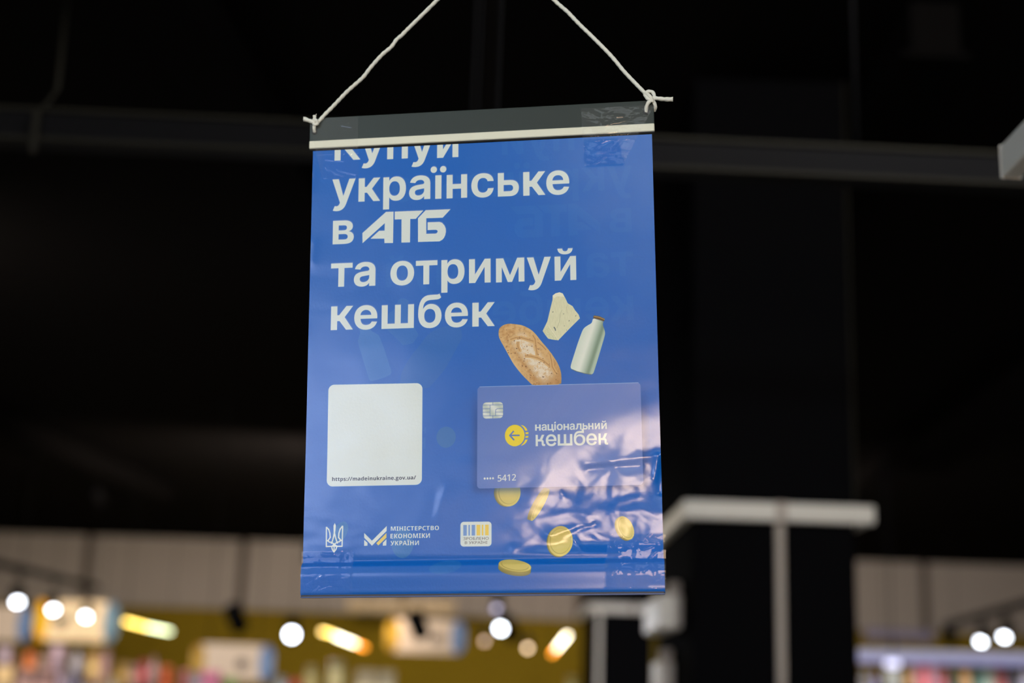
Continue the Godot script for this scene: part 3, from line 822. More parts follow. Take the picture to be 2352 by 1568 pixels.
func rquad(c: PackedVector2Array, r: float) -> PackedVector2Array:
	var out := PackedVector2Array()
	for i in 4:
		var a := c[(i + 3) % 4]
		var b := c[i]
		var d := c[(i + 1) % 4]
		var p := b + (a - b).normalized() * r
		var q := b + (d - b).normalized() * r
		for k in 9:
			var t := k / 8.0
			out.append(p.bezier_interpolate(p.lerp(b, 0.55), q.lerp(b, 0.55), q, t))
	return out


func ellipse(c: Vector2, rx: float, ry: float, turn := 0.0) -> PackedVector2Array:
	var out := PackedVector2Array()
	for i in 40:
		out.append(c + Vector2(cos(TAU * i / 40) * rx, sin(TAU * i / 40) * ry).rotated(turn))
	return out


func stroke(d: String, w: float, color: Color, closed := false) -> void:
	var p := points(d)
	for i in p.size() - (0 if closed else 1):
		var a := p[i]
		var b := p[(i + 1) % p.size()]
		var n := (b - a).orthogonal().normalized() * w / 2
		fill([PackedVector2Array([a + n, b + n, b - n, a - n])], color)
		fill([ellipse(b, w / 2, w / 2)], color)


func coverage(list: Array) -> Dictionary:
	# list of shapes, each a list of contours in mm, filled by the even-odd rule; shapes add up
	var lo := Vector2(INF, INF)
	var hi := -lo
	var shapes := []
	for s in list:
		var q := []
		for c in s:
			var e := PackedVector2Array()
			for v in c:
				var p := Vector2((421.0 - v.x if flipped else v.x + 0.8) * K, v.y * K)
				e.append(p)
				lo = lo.min(p)
				hi = hi.max(p)
			q.append(e)
		shapes.append(q)
	var x0 := maxi(0, floori(lo.x))
	var y0 := maxi(0, floori(lo.y))
	var w := mini(TW, ceili(hi.x)) - x0
	var h := mini(TH, ceili(hi.y)) - y0
	var a := PackedFloat32Array()
	if w <= 0 or h <= 0:
		return {"w": 0, "h": 0, "x": 0, "y": 0, "a": a}
	a.resize(w * h)
	for q in shapes:
		var edges := []
		for c in q:
			for i in c.size():
				var p: Vector2 = c[i]
				var r: Vector2 = c[(i + 1) % c.size()]
				if p.y != r.y:
					edges.append([p, r] if p.y < r.y else [r, p])
		var top: float = INF
		var bot: float = -INF
		for e in edges:
			top = minf(top, e[0].y)
			bot = maxf(bot, e[1].y)
		for yi in range(maxi(y0, floori(top)), mini(y0 + h, ceili(bot))):
			for sub in 4:
				var y := yi + (sub + 0.5) / 4.0
				var xs := PackedFloat32Array()
				for e in edges:
					if e[0].y <= y and y < e[1].y:
						xs.append(e[0].x + (y - e[0].y) / (e[1].y - e[0].y) * (e[1].x - e[0].x))
				xs.sort()
				var row := (yi - y0) * w
				for k in xs.size() / 2:
					var xa := clampf(xs[2 * k] - x0, 0.0, w)
					var xb := clampf(xs[2 * k + 1] - x0, 0.0, w)
					var ia := int(xa)
					var ib := int(xb)
					if ia == ib:
						if ia < w:
							a[row + ia] += (xb - xa) * 0.25
					else:
						a[row + ia] += (ia + 1 - xa) * 0.25
						for i in range(ia + 1, ib):
							a[row + i] += 0.25
						if ib < w:
							a[row + ib] += (xb - ib) * 0.25
	return {"w": w, "h": h, "x": x0, "y": y0, "a": a}


func fill(contours: Array, color: Color) -> void:
	paint(coverage([contours]), color)


func paint(c: Dictionary, color: Color) -> void:
	var a: PackedFloat32Array = c.a
	for y in c.h:
		var row: int = y * c.w
		var x := 0
		while x < c.w:
			var v := a[row + x]
			if v >= 0.998 and color.a >= 1.0:
				var s := x
				while x < c.w and a[row + x] >= 0.998:
					x += 1
				img.fill_rect(Rect2i(c.x + s, c.y + y, x - s, 1), color)
				continue
			if v > 0.003:
				var o := img.get_pixel(c.x + x, c.y + y)
				img.set_pixel(c.x + x, c.y + y, o.lerp(Color(color, 1.0), minf(v, 1.0) * color.a))
			x += 1


func shade(contours: Array, how: Callable) -> void:
	# how(u, v) gives the ink at that millimetre
	var c := coverage([contours])
	var a: PackedFloat32Array = c.a
	for y in c.h:
		for x in c.w:
			var v := a[y * c.w + x]
			if v > 0.003:
				var ink: Color = how.call((c.x + x + 0.5) / K - 0.8, (c.y + y + 0.5) / K)
				var o := img.get_pixel(c.x + x, c.y + y)
				img.set_pixel(c.x + x, c.y + y, o.lerp(Color(ink, 1.0), minf(v, 1.0) * ink.a))


const GLYPH := {
	"у": "100 M0 100 L28 100 L48.6 27 L73 100 L100 100 L61 -8 Q50 -37 22 -37 Q12 -37 4.5 -34 L12.5 -15 Q17 -16.5 21 -16 Q29 -15 32.5 -6 L34.5 -1 Z",
	"к": "93 M0 0 L0 100 L26.6 100 L26.6 62 L34 62 L64 100 L93 100 L57.7 53 L93 0 L64 0 L36.5 37 L26.6 37 L26.6 0 Z",
	"К": "111 M0 0 L0 133 L26 133 L26 78 L40 78 L78 133 L110 133 L60 66 L111 0 L81 0 L41 49 L26 49 L26 0 Z",
	"п": "88 M0 0 L0 100 L88 100 L88 0 L62 0 L62 79 L26 79 L26 0 Z",
	"и": "92 M0 0 L0 100 L25.6 100 L25.6 36 L67 100 L92 100 L92 0 L66.5 0 L66.5 66 L26.5 0 Z",
	"й": "92 M0 0 L0 100 L25.6 100 L25.6 36 L67 100 L92 100 L92 0 L66.5 0 L66.5 66 L26.5 0 Z M12.6 133 L33.5 133 Q35 121 46 121 Q57 121 58 133 L78.5 133 Q76 108 46 108 Q15 108 12.6 133 Z",
	"р": "97.4 M0 -37 L0 100 L25.5 100 L25.5 84 Q35 102 56 102 C82 102 97.4 82 97.4 50 C97.4 18 82 -2 56 -2 Q35 -2 26 14 L26 -37 Z M26 50 C26 70 35 81.5 48.5 81.5 C63 81.5 71 70 71 50 C71 31 63 19.5 48.5 19.5 C35 19.5 26 31 26 50 Z",
	"о": "102 M0 50 C0 81 20 102 51 102 C82 102 102 81 102 50 C102 19 82 -2 51 -2 C20 -2 0 19 0 50 Z M26.8 50 C26.8 70 36 82 51 82 C66 82 75 70 75 50 C75 30 66 18.5 51 18.5 C36 18.5 26.8 30 26.8 50 Z",
	"с": "95.6 M95.6 66.8 C93 90 77 102 50 102 C19 102 0 81 0 50 C0 19 19 -2 50 -2 C76 -2 92 12 95.6 37 L71 36.5 C69 26 62 19 50 19 C35 19 26.5 30 26.5 50 C26.5 70 35 81.5 50 81.5 C61 81.5 67.5 76 69.6 66.8 Z",
	"ь": "90 M0 0 L0 100 L26 100 L26 68.5 L54 68.5 C77 68.5 90 56 90 35 C90 13 76 0 52 0 Z M25 48 L50 48 C60 48 65 43 65 34.5 C65 26 60 21.5 50 21.5 L25 21.5 Z",
	"е": "99 M98.5 44.5 L98.8 52 C98.8 83 79 102 50 102 C20 102 0 81 0 50 C0 18 20 -2 51 -2 C75 -2 92 10 98 30.6 L75 32 C71 23 63 18 51 18 C37 18 28 27 27 44.5 Z M26.5 60 L73 60 C72 73 63 81.5 50 81.5 C37 81.5 28 73 26.5 60 Z",
	"а": "91 M64.5 0 L64.5 13 C58 3 48 -2 34 -2 C13 -2 0 10 0 29 C0 49 13 58 36 61.5 L56 64 C62 65 64.5 67 64.5 70.5 C64.5 78 58 83 48 83 C37 83 30 78.5 27 70.5 L3.8 73 C8 92 24 102.5 48 102.5 C75 102.5 91 90 91 68 L91 0 Z M64.5 46 L38 42 C29 40.5 25 36.5 25 30 C25 22 31 17 40 17 C55 17 64.5 27 64.5 38 Z",
	"ї": "27 M0 0 L0 100 L27 100 L27 0 Z M-21 125 C-21 133 -15 139 -7 139 C1 139 7 133 7 125 C7 117 1 111 -7 111 C-15 111 -21 117 -21 125 Z M20 125 C20 133 26 139 34 139 C42 139 48 133 48 125 C48 117 42 111 34 111 C26 111 20 117 20 125 Z",
	"і": "27 M0 0 L0 100 L27 100 L27 0 Z M-1 112 L-1 128 L14 140 L28 140 L28 112 Z",
	"н": "88 M0 0 L0 100 L26 100 L26 60 L62 60 L62 100 L88 100 L88 0 L62 0 L62 39.5 L26 39.5 L26 0 Z",
	"т": "92.5 M0 100 L92.5 100 L92.5 79 L57.6 79 L57.6 0 L32.2 0 L32.2 79 L0 79 Z",
	"м": "122 M0 0 L0 100 L31.5 100 L60 28.5 L91.5 100 L122 100 L122 0 L97 0 L97 63 L69 0 L50.5 0 L25 63 L25 0 Z",
	"в": "90 M0 0 L0 100 L48 100 C72 100 85.5 91 85.5 74 C85.5 63 79 56 68 53 C82 50.5 90 42 90 29 C90 10 76 0 52 0 Z M25 79 L46 79 C56 79 60 76 60 69 C60 61.5 56 58 46 58 L25 58 Z M25 42 L48 42 C59 42 64 38 64 31 C64 22.5 59 19 48 19 L25 19 Z",
	"ш": "137 M0 0 L0 100 L25.7 100 L25.7 21 L56 21 L56 100 L81.4 100 L81.4 21 L111.7 21 L111.7 100 L137 100 L137 0 Z",
	"б": "99 M20.5 79 C28 92 39 99.5 54 99.5 C80 99.5 99 80 99 49 C99 18 80 -2 50 -2 C17 -2 0 20 0 58 C0 108 14 137 52 137.5 L78 138 Q86 138 89.5 142 L97 126 Q91 118 78 117 L55 116 C32 115 22 105 20.5 79 Z M49.5 78.5 C35 78.5 26 68 26 49.5 C26 31 35 20.5 49.5 20.5 C64 20.5 73 31 73 49.5 C73 68 64 78.5 49.5 78.5 Z",
	"ц": "100 M0 0 L0 100 L24 100 L24 21 L62 21 L62 100 L86 100 L86 21 L100 21 L100 -24 L76 -24 L76 0 Z",
	"л": "92 M0 0 L0 22 C12 22 16 30 18 60 L20 100 L92 100 L92 0 L67 0 L67 79 L43 79 L42 60 C40 15 30 0 0 0 Z",
	"k": "93 M0 0 L0 100 L22 100 L22 60 L40 60 L61 100 L86 100 L65 56 Q79 51 79 38 L79 24 Q79 18 85 18 L93 18 L93 0 L80 0 Q58 0 58 22 L58 34 Q58 41 50 41 L22 41 L22 0 Z",
	"e": "96 M95 42 L96 50 C96 82 78 103 48 103 C20 103 0 82 0 50 C0 18 20 -3 50 -3 C72 -3 86 6 94 24 L76 33 C70 22 62 16 50 16 C33 16 24 26 22 42 Z M22 57 L73 57 C71 75 62 84 48 84 C34 84 24 75 22 57 Z",
	"w": "132 M0 0 L0 100 L22 100 L22 20 L55 20 L55 100 L77 100 L77 20 L110 20 L110 100 L132 100 L132 0 Z",
	"b": "103 M21 80 C28 90 38 97 53 97 C82 97 103 78 103 48 C103 17 82 -3 51 -3 C18 -3 0 18 0 58 C0 110 20 126 54 126 L72 126 L72 143 L92 143 L92 107 L52 107 C30 107 24 98 21 80 Z M51 79 C33 79 22 66 22 48 C22 29 33 16 51 16 C70 16 81 29 81 48 C81 66 70 79 51 79 Z",
}


func letters(rows: String, color: Color, halo := 0.0) -> void:
	# rows of: sign, left, right, baseline, x-height (mm)
	var list := []
	var echo := []
	for line in rows.split(";", false):
		var t := line.strip_edges().split(" ", false)
		var g: String = GLYPH[t[0]]
		var cut := g.find(" ")
		var w := g.substr(0, cut).to_float()
		var u0 := t[1].to_float()
		var sx := (t[2].to_float() - u0) / w
		var sy := t[4].to_float() / 100.0
		list.append(path(g.substr(cut + 1), u0, t[3].to_float(), sx, -sy))
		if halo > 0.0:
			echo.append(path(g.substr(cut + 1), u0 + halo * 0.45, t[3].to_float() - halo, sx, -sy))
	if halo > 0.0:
		paint(coverage(echo), Color8(110, 130, 200, 150))  # letters' reflection in the laminate, painted as a lavender copy
	paint(coverage(list), color)


func type(text: String, bold: bool, box: Rect2, color: Color, lift := 0.0) -> void:
	# text set to fill the box (mm); lift is the climb of its baseline towards the right
	var tm := TextMesh.new()
	var f := SystemFont.new()
	f.font_names = PackedStringArray(["Droid Sans"])
	f.font_weight = 700 if bold else 400
	tm.font = f
	tm.font_size = 64
	tm.depth = 0.0
	tm.curve_step = 1.0
	tm.pixel_size = 0.01
	tm.text = text
	var arr := tm.get_mesh_arrays()
	var v: PackedVector3Array = arr[Mesh.ARRAY_VERTEX]
	var ix: PackedInt32Array = arr[Mesh.ARRAY_INDEX]
	var n: PackedVector3Array = arr[Mesh.ARRAY_NORMAL]
	var lo := Vector3(INF, INF, INF)
	var hi := -lo
	for p in v:
		lo = lo.min(p)
		hi = hi.max(p)
	var list := []
	for k in ix.size() / 3:
		if n[ix[3 * k]].z < 0.5:
			continue
		var t := PackedVector2Array()
		for j in 3:
			var p := v[ix[3 * k + j]]
			var fx := (p.x - lo.x) / (hi.x - lo.x)
			t.append(Vector2(box.position.x + fx * box.size.x, box.end.y - (p.y - lo.y) / (hi.y - lo.y) * box.size.y - lift * fx))
		list.append([t])
	paint(coverage(list), color)


func coin(face: PackedVector2Array, edge: Vector2, tone: float) -> void:
	# the rim is the face pushed along edge
	var dark := Color8(128, 122, 62).darkened(0.1 * (1.0 - tone))
	for k in 7:
		var q := PackedVector2Array()
		for p in face:
			q.append(p + edge * (1.0 - k / 7.0))
		fill([q], dark.lerp(Color8(196, 172, 88), k / 9.0))
	var c := Vector2.ZERO
	for p in face:
		c += p / face.size()
	shade([face], func(u, v): return Color8(206, 184, 98).lerp(Color8(232, 214, 120), clampf(0.5 + (v - c.y) * 0.03 + (u - c.x) * 0.02, 0, 1)) * (0.9 + 0.1 * tone))
	var inner := PackedVector2Array()
	var inner2 := PackedVector2Array()
	for p in face:
		inner.append(c + (p - c) * 0.84)
		inner2.append(c + (p - c) * 0.81 - edge * 0.12)
	fill([inner], Color8(150, 132, 60, 150))
	shade([inner2], func(u, v): return Color8(214, 192, 104).lerp(Color8(226, 208, 118), clampf(0.5 + (v - c.y) * 0.05, 0, 1)) * (0.9 + 0.1 * tone))


func bottle_art(how: Color) -> void:
	var cap := points("345.98 221.93 352.51 223.15 358.7 226.33 357.77 229.65 351.47 227.26 344.77 225.05")
	var body := points("344.77 225.25 350.51 227.22 357.48 229.64 356.38 231.96 356.52 234.62 357.97 239.1 358.86 243.06 358.4 246.96 353.71 261.98 349.14 276.47 344.79 289.96 343.41 292.15 340.92 292.85 334.06 291.48 324.53 288.66 318.81 285.96 317.31 283.77 317.64 280.86 321.96 267.81 326.49 254.24 331.21 241.63 333.49 237.08 337.88 233.88 341.96 231.85 343.53 230.23")
	if how.a < 1.0:
		fill([cap], how)
		fill([body], how)
		return
	body = round_off(body, 1)
	fill([cap], Color8(120, 92, 52))
	stroke("345.96 223.12 352.48 224.53 358.39 227.3", 0.7, Color8(196, 160, 100))
	stroke("345.56 224.29 351.5 225.68 357.99 228.47", 0.6, Color8(80, 56, 30))
	var a := Vector2(319.93, 275.07)
	var ax := Vector2(331.21, 241.63) - a
	ax = ax.normalized()
	var across := Vector2(-ax.y, ax.x)
	shade([body], func(u, v):
		var t: float = (Vector2(u, v) - a).dot(across) / 26.5
		var c := Color8(208, 220, 204).lerp(Color8(226, 232, 218), clampf(t / 0.35, 0, 1))
		c = c.lerp(Color8(172, 190, 172), clampf((t - 0.42) / 0.25, 0, 1))
		c = c.lerp(Color8(126, 150, 128), clampf((t - 0.66) / 0.14, 0, 1))
		return c.lerp(Color8(176, 196, 176), clampf((t - 0.86) / 0.1, 0, 1)))
	stroke("318.81 285.77 324.53 288.47 334.06 291.28 341.69 292.68", 0.7, Color8(96, 112, 100))


func cheese_art(how: Color) -> void:
	var outline := points("297.26 195.84 300.7 193.28 305.58 192.16 309.45 193.81 312.29 199.39 315.11 205.96 320.87 209.65 323.7 214.71 327.97 220.3 329.35 224.8 316.61 237.19 303.4 250.53 297.13 249.63 291.34 248.16 288 243.62 284.85 238.57 290.6 226.9 294.67 210.18 297.01 201.31")
	if how.a < 1.0:
		fill([outline], how)
		return
	shade([outline], func(u, v):
		var n := fine.get_noise_2d(u * 0.9, v * 0.12)
		return Color8(206, 206, 164).lerp(Color8(232, 230, 196), clampf(0.5 + n * 0.4, 0, 1)))
	shade([points("284.85 238.57 291.52 231.88 303.4 250.53 297.13 249.63 291.34 248.16 288 243.62")], func(u, v): return Color8(222, 224, 188).lerp(Color8(206, 206, 162), clampf(0.5 + fine.get_noise_2d(u * 0.5, v * 0.5), 0, 1)))
	fill([points("297.26 195.84 300.7 193.28 305.58 192.16 309.45 193.81 310.85 197.84 302.6 197.04 298.68 199.38")], Color8(236, 234, 206))
	stroke("291.52 231.88 296.76 239.97 303.4 250.24", 0.5, Color8(238, 236, 208))
	stroke("308.22 213.65 306.22 218.54 305.14 227.41 302.14 235.21", 0.35, Color8(170, 172, 132))
	stroke("315.1 206.95 313.58 211.86 314.46 217.84", 0.3, Color8(178, 178, 138))
	for s in [[Vector2(297.32, 215.94), 0.9], [Vector2(310.09, 218.68), 0.7], [Vector2(316.56, 227.32), 0.9], [Vector2(324.57, 221.67), 0.8], [Vector2(310.67, 233.34), 0.6], [Vector2(313.5, 238.56), 0.6]]:
		fill([ellipse(s[0], s[1] * 0.5, s[1], 0.4)], Color8(84, 92, 84, 200))
	stroke("298.27 234.29 299.7 236.32 300.16 238.31", 1.2, Color8(96, 108, 112))


func bread_art(how: Color) -> void:
	var outline := round_off(points("232.07 237.77 233.06 233.34 237.97 229.54 244.82 228.09 252.62 229.15 261.39 230.84 271.08 236.32 276.86 242.25 282.6 250.33 290.25 259.44 295.96 267.47 301.63 276.46 305.37 285.36 306.62 293.19 306.08 305.31 272.92 304.36 266.7 297.85 260.95 291.83 255.19 284.81 249.42 276.8 244.61 267.81 238.82 256.79 234.95 249.75 232.24 243.72"), 1)
	if how.a < 1.0:
		fill([outline], how)
		return
	var a := Vector2(240.88, 233.11)
	var b := Vector2(290.75, 302.44)
	var ax := (b - a).normalized()
	var across := Vector2(-ax.y, ax.x)
	shade([outline], func(u, v):
		var p := Vector2(u, v) - a
		var s := p.dot(ax)
		var t := -p.dot(across) / 17.0
		var n := fine.get_noise_2d(u * 0.16, v * 0.16)
		var m := fine.get_noise_2d(u * 0.7 + 40, v * 0.7)
		var c := Color8(218, 178, 120).lerp(Color8(184, 134, 74), clampf(0.35 + n * 0.9 - t * 0.3, 0, 1))
		c = c.lerp(Color8(232, 196, 140), clampf(-t * 1.2 - 0.5, 0, 0.8))
		c = c.lerp(Color8(160, 108, 54), clampf(s / 90.0 - 0.55 + m * 0.3, 0, 0.7))
		var flour := clampf(1.5 - absf(t - 0.24) * 2.0, 0, 1) * clampf((s - 12.0) / 10.0, 0, 1) * clampf((86.0 - s) / 14.0, 0, 1)
		return c.lerp(Color8(234, 224, 204), clampf(flour * (0.85 + m * 0.9 + n * 1.0), 0, 0.92)))
	for d in ["246.18 247.65 252.52 245.59 259.33 245.81 267.09 248.34 273.87 250.54 279.67 252.7 284.47 256.79 288.3 261.34", "263.06 267.9 270.81 268.63 278.53 270.84 286.22 275 292.91 281.07", "272.96 243.11 275.83 248.14 276.72 257.03 278.08 266.9", "293.07 266.4 294.91 274.29 295.79 282.14 299.56 289.08", "255.41 250.42 255.18 256.33 257.28 261.32"]:
		stroke(d, 4.6, Color8(214, 172, 112, 235))
		stroke(d, 1.0, Color8(168, 118, 66, 190))
	var r := RandomNumberGenerator.new()
	r.seed = 5
	var ins: Array = outline
	for k in 70:
		var p := a + ax * r.randf_range(0, 88) + across * r.randf_range(-17, 17)
		if Geometry2D.is_point_in_polygon(p, outline):
			fill([ellipse(p, r.randf_range(0.25, 0.75), r.randf_range(0.3, 1.0), r.randf() * 3.0)], Color8(96, 60, 34, 170))


func headline(color: Color, halo: float) -> void:
	letters("К 27.5 60.47 13.94 30; у 60.92 90.45 14.7 30; п 94.1 120.14 15.45 30; у 123.56 152.81 16.19 30; й 156.66 183.19 16.95 30; у 25.43 54.91 68.16 30; к 58.79 86.13 68.49 30; р 89.84 118.31 68.8 30; а 122.22 148.65 69.12 30; ї 154.75 162.45 69.36 30; н 168.79 194.24 69.59 30; с 199.34 226.86 69.91 30; ь 231.94 257.8 70.23 30; к 263 290.04 70.55 30; е 291.12 319.19 70.84 30; в 27.33 53.76 121.39 30; т 26.05 53 175.21 29.6; а 54.8 81.57 175.49 29.6; о 99.95 129.34 175.94 29.6; т 131.39 157.92 176.23 29.6; р 162.68 191.03 176.54 29.6; и 196.43 222.71 176.85 29.6; м 229.23 263.61 177.21 29.6; у 266.62 295.62 177.54 29.6; й 299.94 325.82 177.85 29.6; к 27.3 54.76 228.93 29.4; е 56.13 84.66 229.21 29.4; ш 89.84 129.53 229.58 29.4; б 134.68 163.23 229.96 29.4; е 167.28 195.33 230.27 29.4; к 200.52 227.64 230.59 29.4", color, halo)
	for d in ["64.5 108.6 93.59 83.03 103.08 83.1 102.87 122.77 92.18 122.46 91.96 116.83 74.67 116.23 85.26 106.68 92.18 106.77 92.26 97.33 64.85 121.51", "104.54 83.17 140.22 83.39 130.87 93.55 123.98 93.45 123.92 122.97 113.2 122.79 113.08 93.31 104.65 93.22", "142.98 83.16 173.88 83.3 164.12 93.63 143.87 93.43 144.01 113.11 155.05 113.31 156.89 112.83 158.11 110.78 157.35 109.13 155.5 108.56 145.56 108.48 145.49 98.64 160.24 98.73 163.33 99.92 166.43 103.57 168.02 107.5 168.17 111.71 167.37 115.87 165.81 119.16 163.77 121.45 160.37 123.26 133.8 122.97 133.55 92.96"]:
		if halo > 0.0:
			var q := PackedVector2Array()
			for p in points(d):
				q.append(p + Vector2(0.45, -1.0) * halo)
			fill([q], Color8(110, 130, 200, 150))  # same laminate reflection painted behind the big logo letters
	for d in ["64.5 108.6 93.59 83.03 103.08 83.1 102.87 122.77 92.18 122.46 91.96 116.83 74.67 116.23 85.26 106.68 92.18 106.77 92.26 97.33 64.85 121.51", "104.54 83.17 140.22 83.39 130.87 93.55 123.98 93.45 123.92 122.97 113.2 122.79 113.08 93.31 104.65 93.22", "142.98 83.16 173.88 83.3 164.12 93.63 143.87 93.43 144.01 113.11 155.05 113.31 156.89 112.83 158.11 110.78 157.35 109.13 155.5 108.56 145.56 108.48 145.49 98.64 160.24 98.73 163.33 99.92 166.43 103.57 168.02 107.5 168.17 111.71 167.37 115.87 165.81 119.16 163.77 121.45 160.37 123.26 133.8 122.97 133.55 92.96"]:
		fill([points(d)], color)


func print_sheet() -> void:
	img = Image.create(TW, TH, false, Image.FORMAT_RGBA8)
	img.fill(Color8(13, 98, 190))
	# light through the sheet, painted in faintly: the other side's print, turned round
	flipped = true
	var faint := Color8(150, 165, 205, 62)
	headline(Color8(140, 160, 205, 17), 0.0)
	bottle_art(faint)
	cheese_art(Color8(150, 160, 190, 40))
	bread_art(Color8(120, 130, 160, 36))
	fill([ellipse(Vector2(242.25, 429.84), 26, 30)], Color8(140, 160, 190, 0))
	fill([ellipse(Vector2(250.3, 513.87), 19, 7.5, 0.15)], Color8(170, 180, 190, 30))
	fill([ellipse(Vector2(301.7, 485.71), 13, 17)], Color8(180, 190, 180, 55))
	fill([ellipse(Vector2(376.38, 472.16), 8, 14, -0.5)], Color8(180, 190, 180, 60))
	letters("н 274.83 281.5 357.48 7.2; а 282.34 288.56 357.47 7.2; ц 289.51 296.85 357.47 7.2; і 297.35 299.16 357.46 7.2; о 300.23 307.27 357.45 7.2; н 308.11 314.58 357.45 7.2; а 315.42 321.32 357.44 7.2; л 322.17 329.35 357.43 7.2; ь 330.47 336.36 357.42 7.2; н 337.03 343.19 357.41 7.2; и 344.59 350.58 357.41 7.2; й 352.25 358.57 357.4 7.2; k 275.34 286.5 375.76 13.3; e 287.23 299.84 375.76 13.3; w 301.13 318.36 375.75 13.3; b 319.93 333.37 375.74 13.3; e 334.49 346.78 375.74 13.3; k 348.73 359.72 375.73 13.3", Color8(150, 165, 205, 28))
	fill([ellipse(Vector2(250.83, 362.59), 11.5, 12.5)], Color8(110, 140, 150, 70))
	flipped = false
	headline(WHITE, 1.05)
	bread_art(Color.WHITE)
	cheese_art(Color.WHITE)
	bottle_art(Color.WHITE)
	# white plate under the hero text
	fill([rquad(points("25.99 295.79 140.8 297.17 140.87 417.94 26.52 417.98"), 7.2)], WHITE)
	type("https://madeinukraine.gov.ua/", true, Rect2(33.05, 406.85, 100.66, 6.08), Color8(58, 60, 70))
	# coins
	coin(ellipse(Vector2(243.26, 428.86), 14.0, 16.3), Vector2(-3.2, 0.2), 0.5)
	coin(ellipse(Vector2(279.97, 443.96), 3.8, 21.0, 0.52), Vector2(-4.2, -1.6), 0.2)
	coin(ellipse(Vector2(302.69, 485.72), 14.3, 17.4, 0.1), Vector2(-1.6, 0.9), 0.9)
	coin(ellipse(Vector2(377.57, 471.69), 8.6, 14.2, -0.42), Vector2(-2.6, 1.2), 1.0)
	coin(ellipse(Vector2(250.5, 512.99), 19.0, 6.6, 0.16), Vector2(-0.5, 5.0), 0.8)
	# bank card with its soft cast shade, as printed
	var card := rquad(points("206.75 303.44 398.85 303.93 399.09 422.75 206.19 423.91"), 4.2)
	var cl: Vector2 = Vector2(206.75, 303.44)
	var cr: Vector2 = Vector2(399.09, 422.75)
	shade([PackedVector2Array([cl + Vector2(-14, 0), Vector2(cr.x + 9, cl.y), Vector2(cr.x + 9, cr.y + 12), Vector2(cl.x - 14, cr.y + 12)])], func(u, v):
		var dx := maxf(maxf(cl.x - u, u - cr.x), 0.0)
		var dy := maxf(v - cr.y, 0.0)
		var k := exp(-(dx * dx + dy * dy) / 40.0) * clampf((v - cl.y) / 40.0, 0, 1)
		return Color(0.04, 0.24, 0.5, 0.55 * k))
	shade([card], func(u, v): return Color8(88, 122, 192).lerp(Color8(104, 130, 198), clampf((u - cl.x) / 200.0 + (v - cl.y) / 300.0, 0, 1)))
	stroke("209.3 303.62 299.23 303.76 396.38 304.06", 0.55, Color8(164, 190, 226))
	fill([rquad(points("213.04 322.47 237.14 322.31 237.26 341.55 213.11 341.94"), 4.2)], Color8(190, 204, 196))
	shade([rquad(points("213.34 322.88 236.83 322.71 236.96 341.14 213.42 341.54"), 4.0)], func(u, v): return Color8(186, 200, 190).lerp(Color8(222, 228, 220), clampf(0.5 + sin((u - v) * 0.35) * 0.5, 0, 1)))
	for d in ["213.03 325.62 237.12 325.86", "213.03 330.09 221.43 330.11", "213.02 334.14 221.42 334.16", "213.02 338.4 237.07 338.62", "221.65 325.85 221.62 338.62", "225.1 322.19 225.09 325.64", "225.05 338.61 225.04 341.84", "237.1 330.22 230.54 330.25 228.51 331.51 228.2 333.53 228.19 338.39", "228.3 334.34 237.09 334.37"]:
		stroke(d, 0.55, Color8(96, 124, 178))
	# cashback mark
	var yel := Color8(236, 212, 40)
	fill([ellipse(Vector2(250.83, 362.59), 11.6, 12.7)], yel)
	for d in ["249.72 357.29 245.15 362.4 249.66 367.5", "245.61 362.41 255.93 362.49"]:
		stroke(d, 1.75, Color8(88, 122, 190))
	for d in ["257.88 350.5 260.55 350.85 262.69 352.15 264.66 354.25 265.94 357.12 263.34 357.28 262.11 354.58 260.31 352.26", "263.55 358.99 267.06 358.96 267.04 361.23 263.64 361.37", "263.63 363.41 267.03 363.27 266.55 365.63 263.27 365.78", "263.26 367.82 266.09 367.55 264.53 370.79 262.54 372.89 260.27 374.2 257.72 374.82 260.16 372.67 261.99 370.28"]:
		fill([points(d)], yel)
	letters("н 274.83 281.5 357.48 7.2; а 282.34 288.56 357.47 7.2; ц 289.51 296.85 357.47 7.2; і 297.35 299.16 357.46 7.2; о 300.23 307.27 357.45 7.2; н 308.11 314.58 357.45 7.2; а 315.42 321.32 357.44 7.2; л 322.17 329.35 357.43 7.2; ь 330.47 336.36 357.42 7.2; н 337.03 343.19 357.41 7.2; и 344.59 350.58 357.41 7.2; й 352.25 358.57 357.4 7.2; k 275.34 286.5 375.76 13.3; e 287.23 299.84 375.76 13.3; w 301.13 318.36 375.75 13.3; b 319.93 333.37 375.74 13.3; e 334.49 346.78 375.74 13.3; k 348.73 359.72 375.73 13.3", WHITE)
	type("5412", false, Rect2(230.46, 408.63, 21.27, 7.44), WHITE, 0.8)
	type("5412", false, Rect2(230.66, 408.63, 21.27, 7.44), WHITE, 0.8)
	type("5412", false, Rect2(230.56, 408.43, 21.27, 7.44), WHITE, 0.8)
	for c in [Vector2(215.23, 412.27), Vector2(218.54, 412.24), Vector2(221.85, 412.21), Vector2(225.05, 412.17)]:
		fill([ellipse(c, 1.15, 1.3)], WHITE)
	# the three marks at the foot
	var tw := 1.55
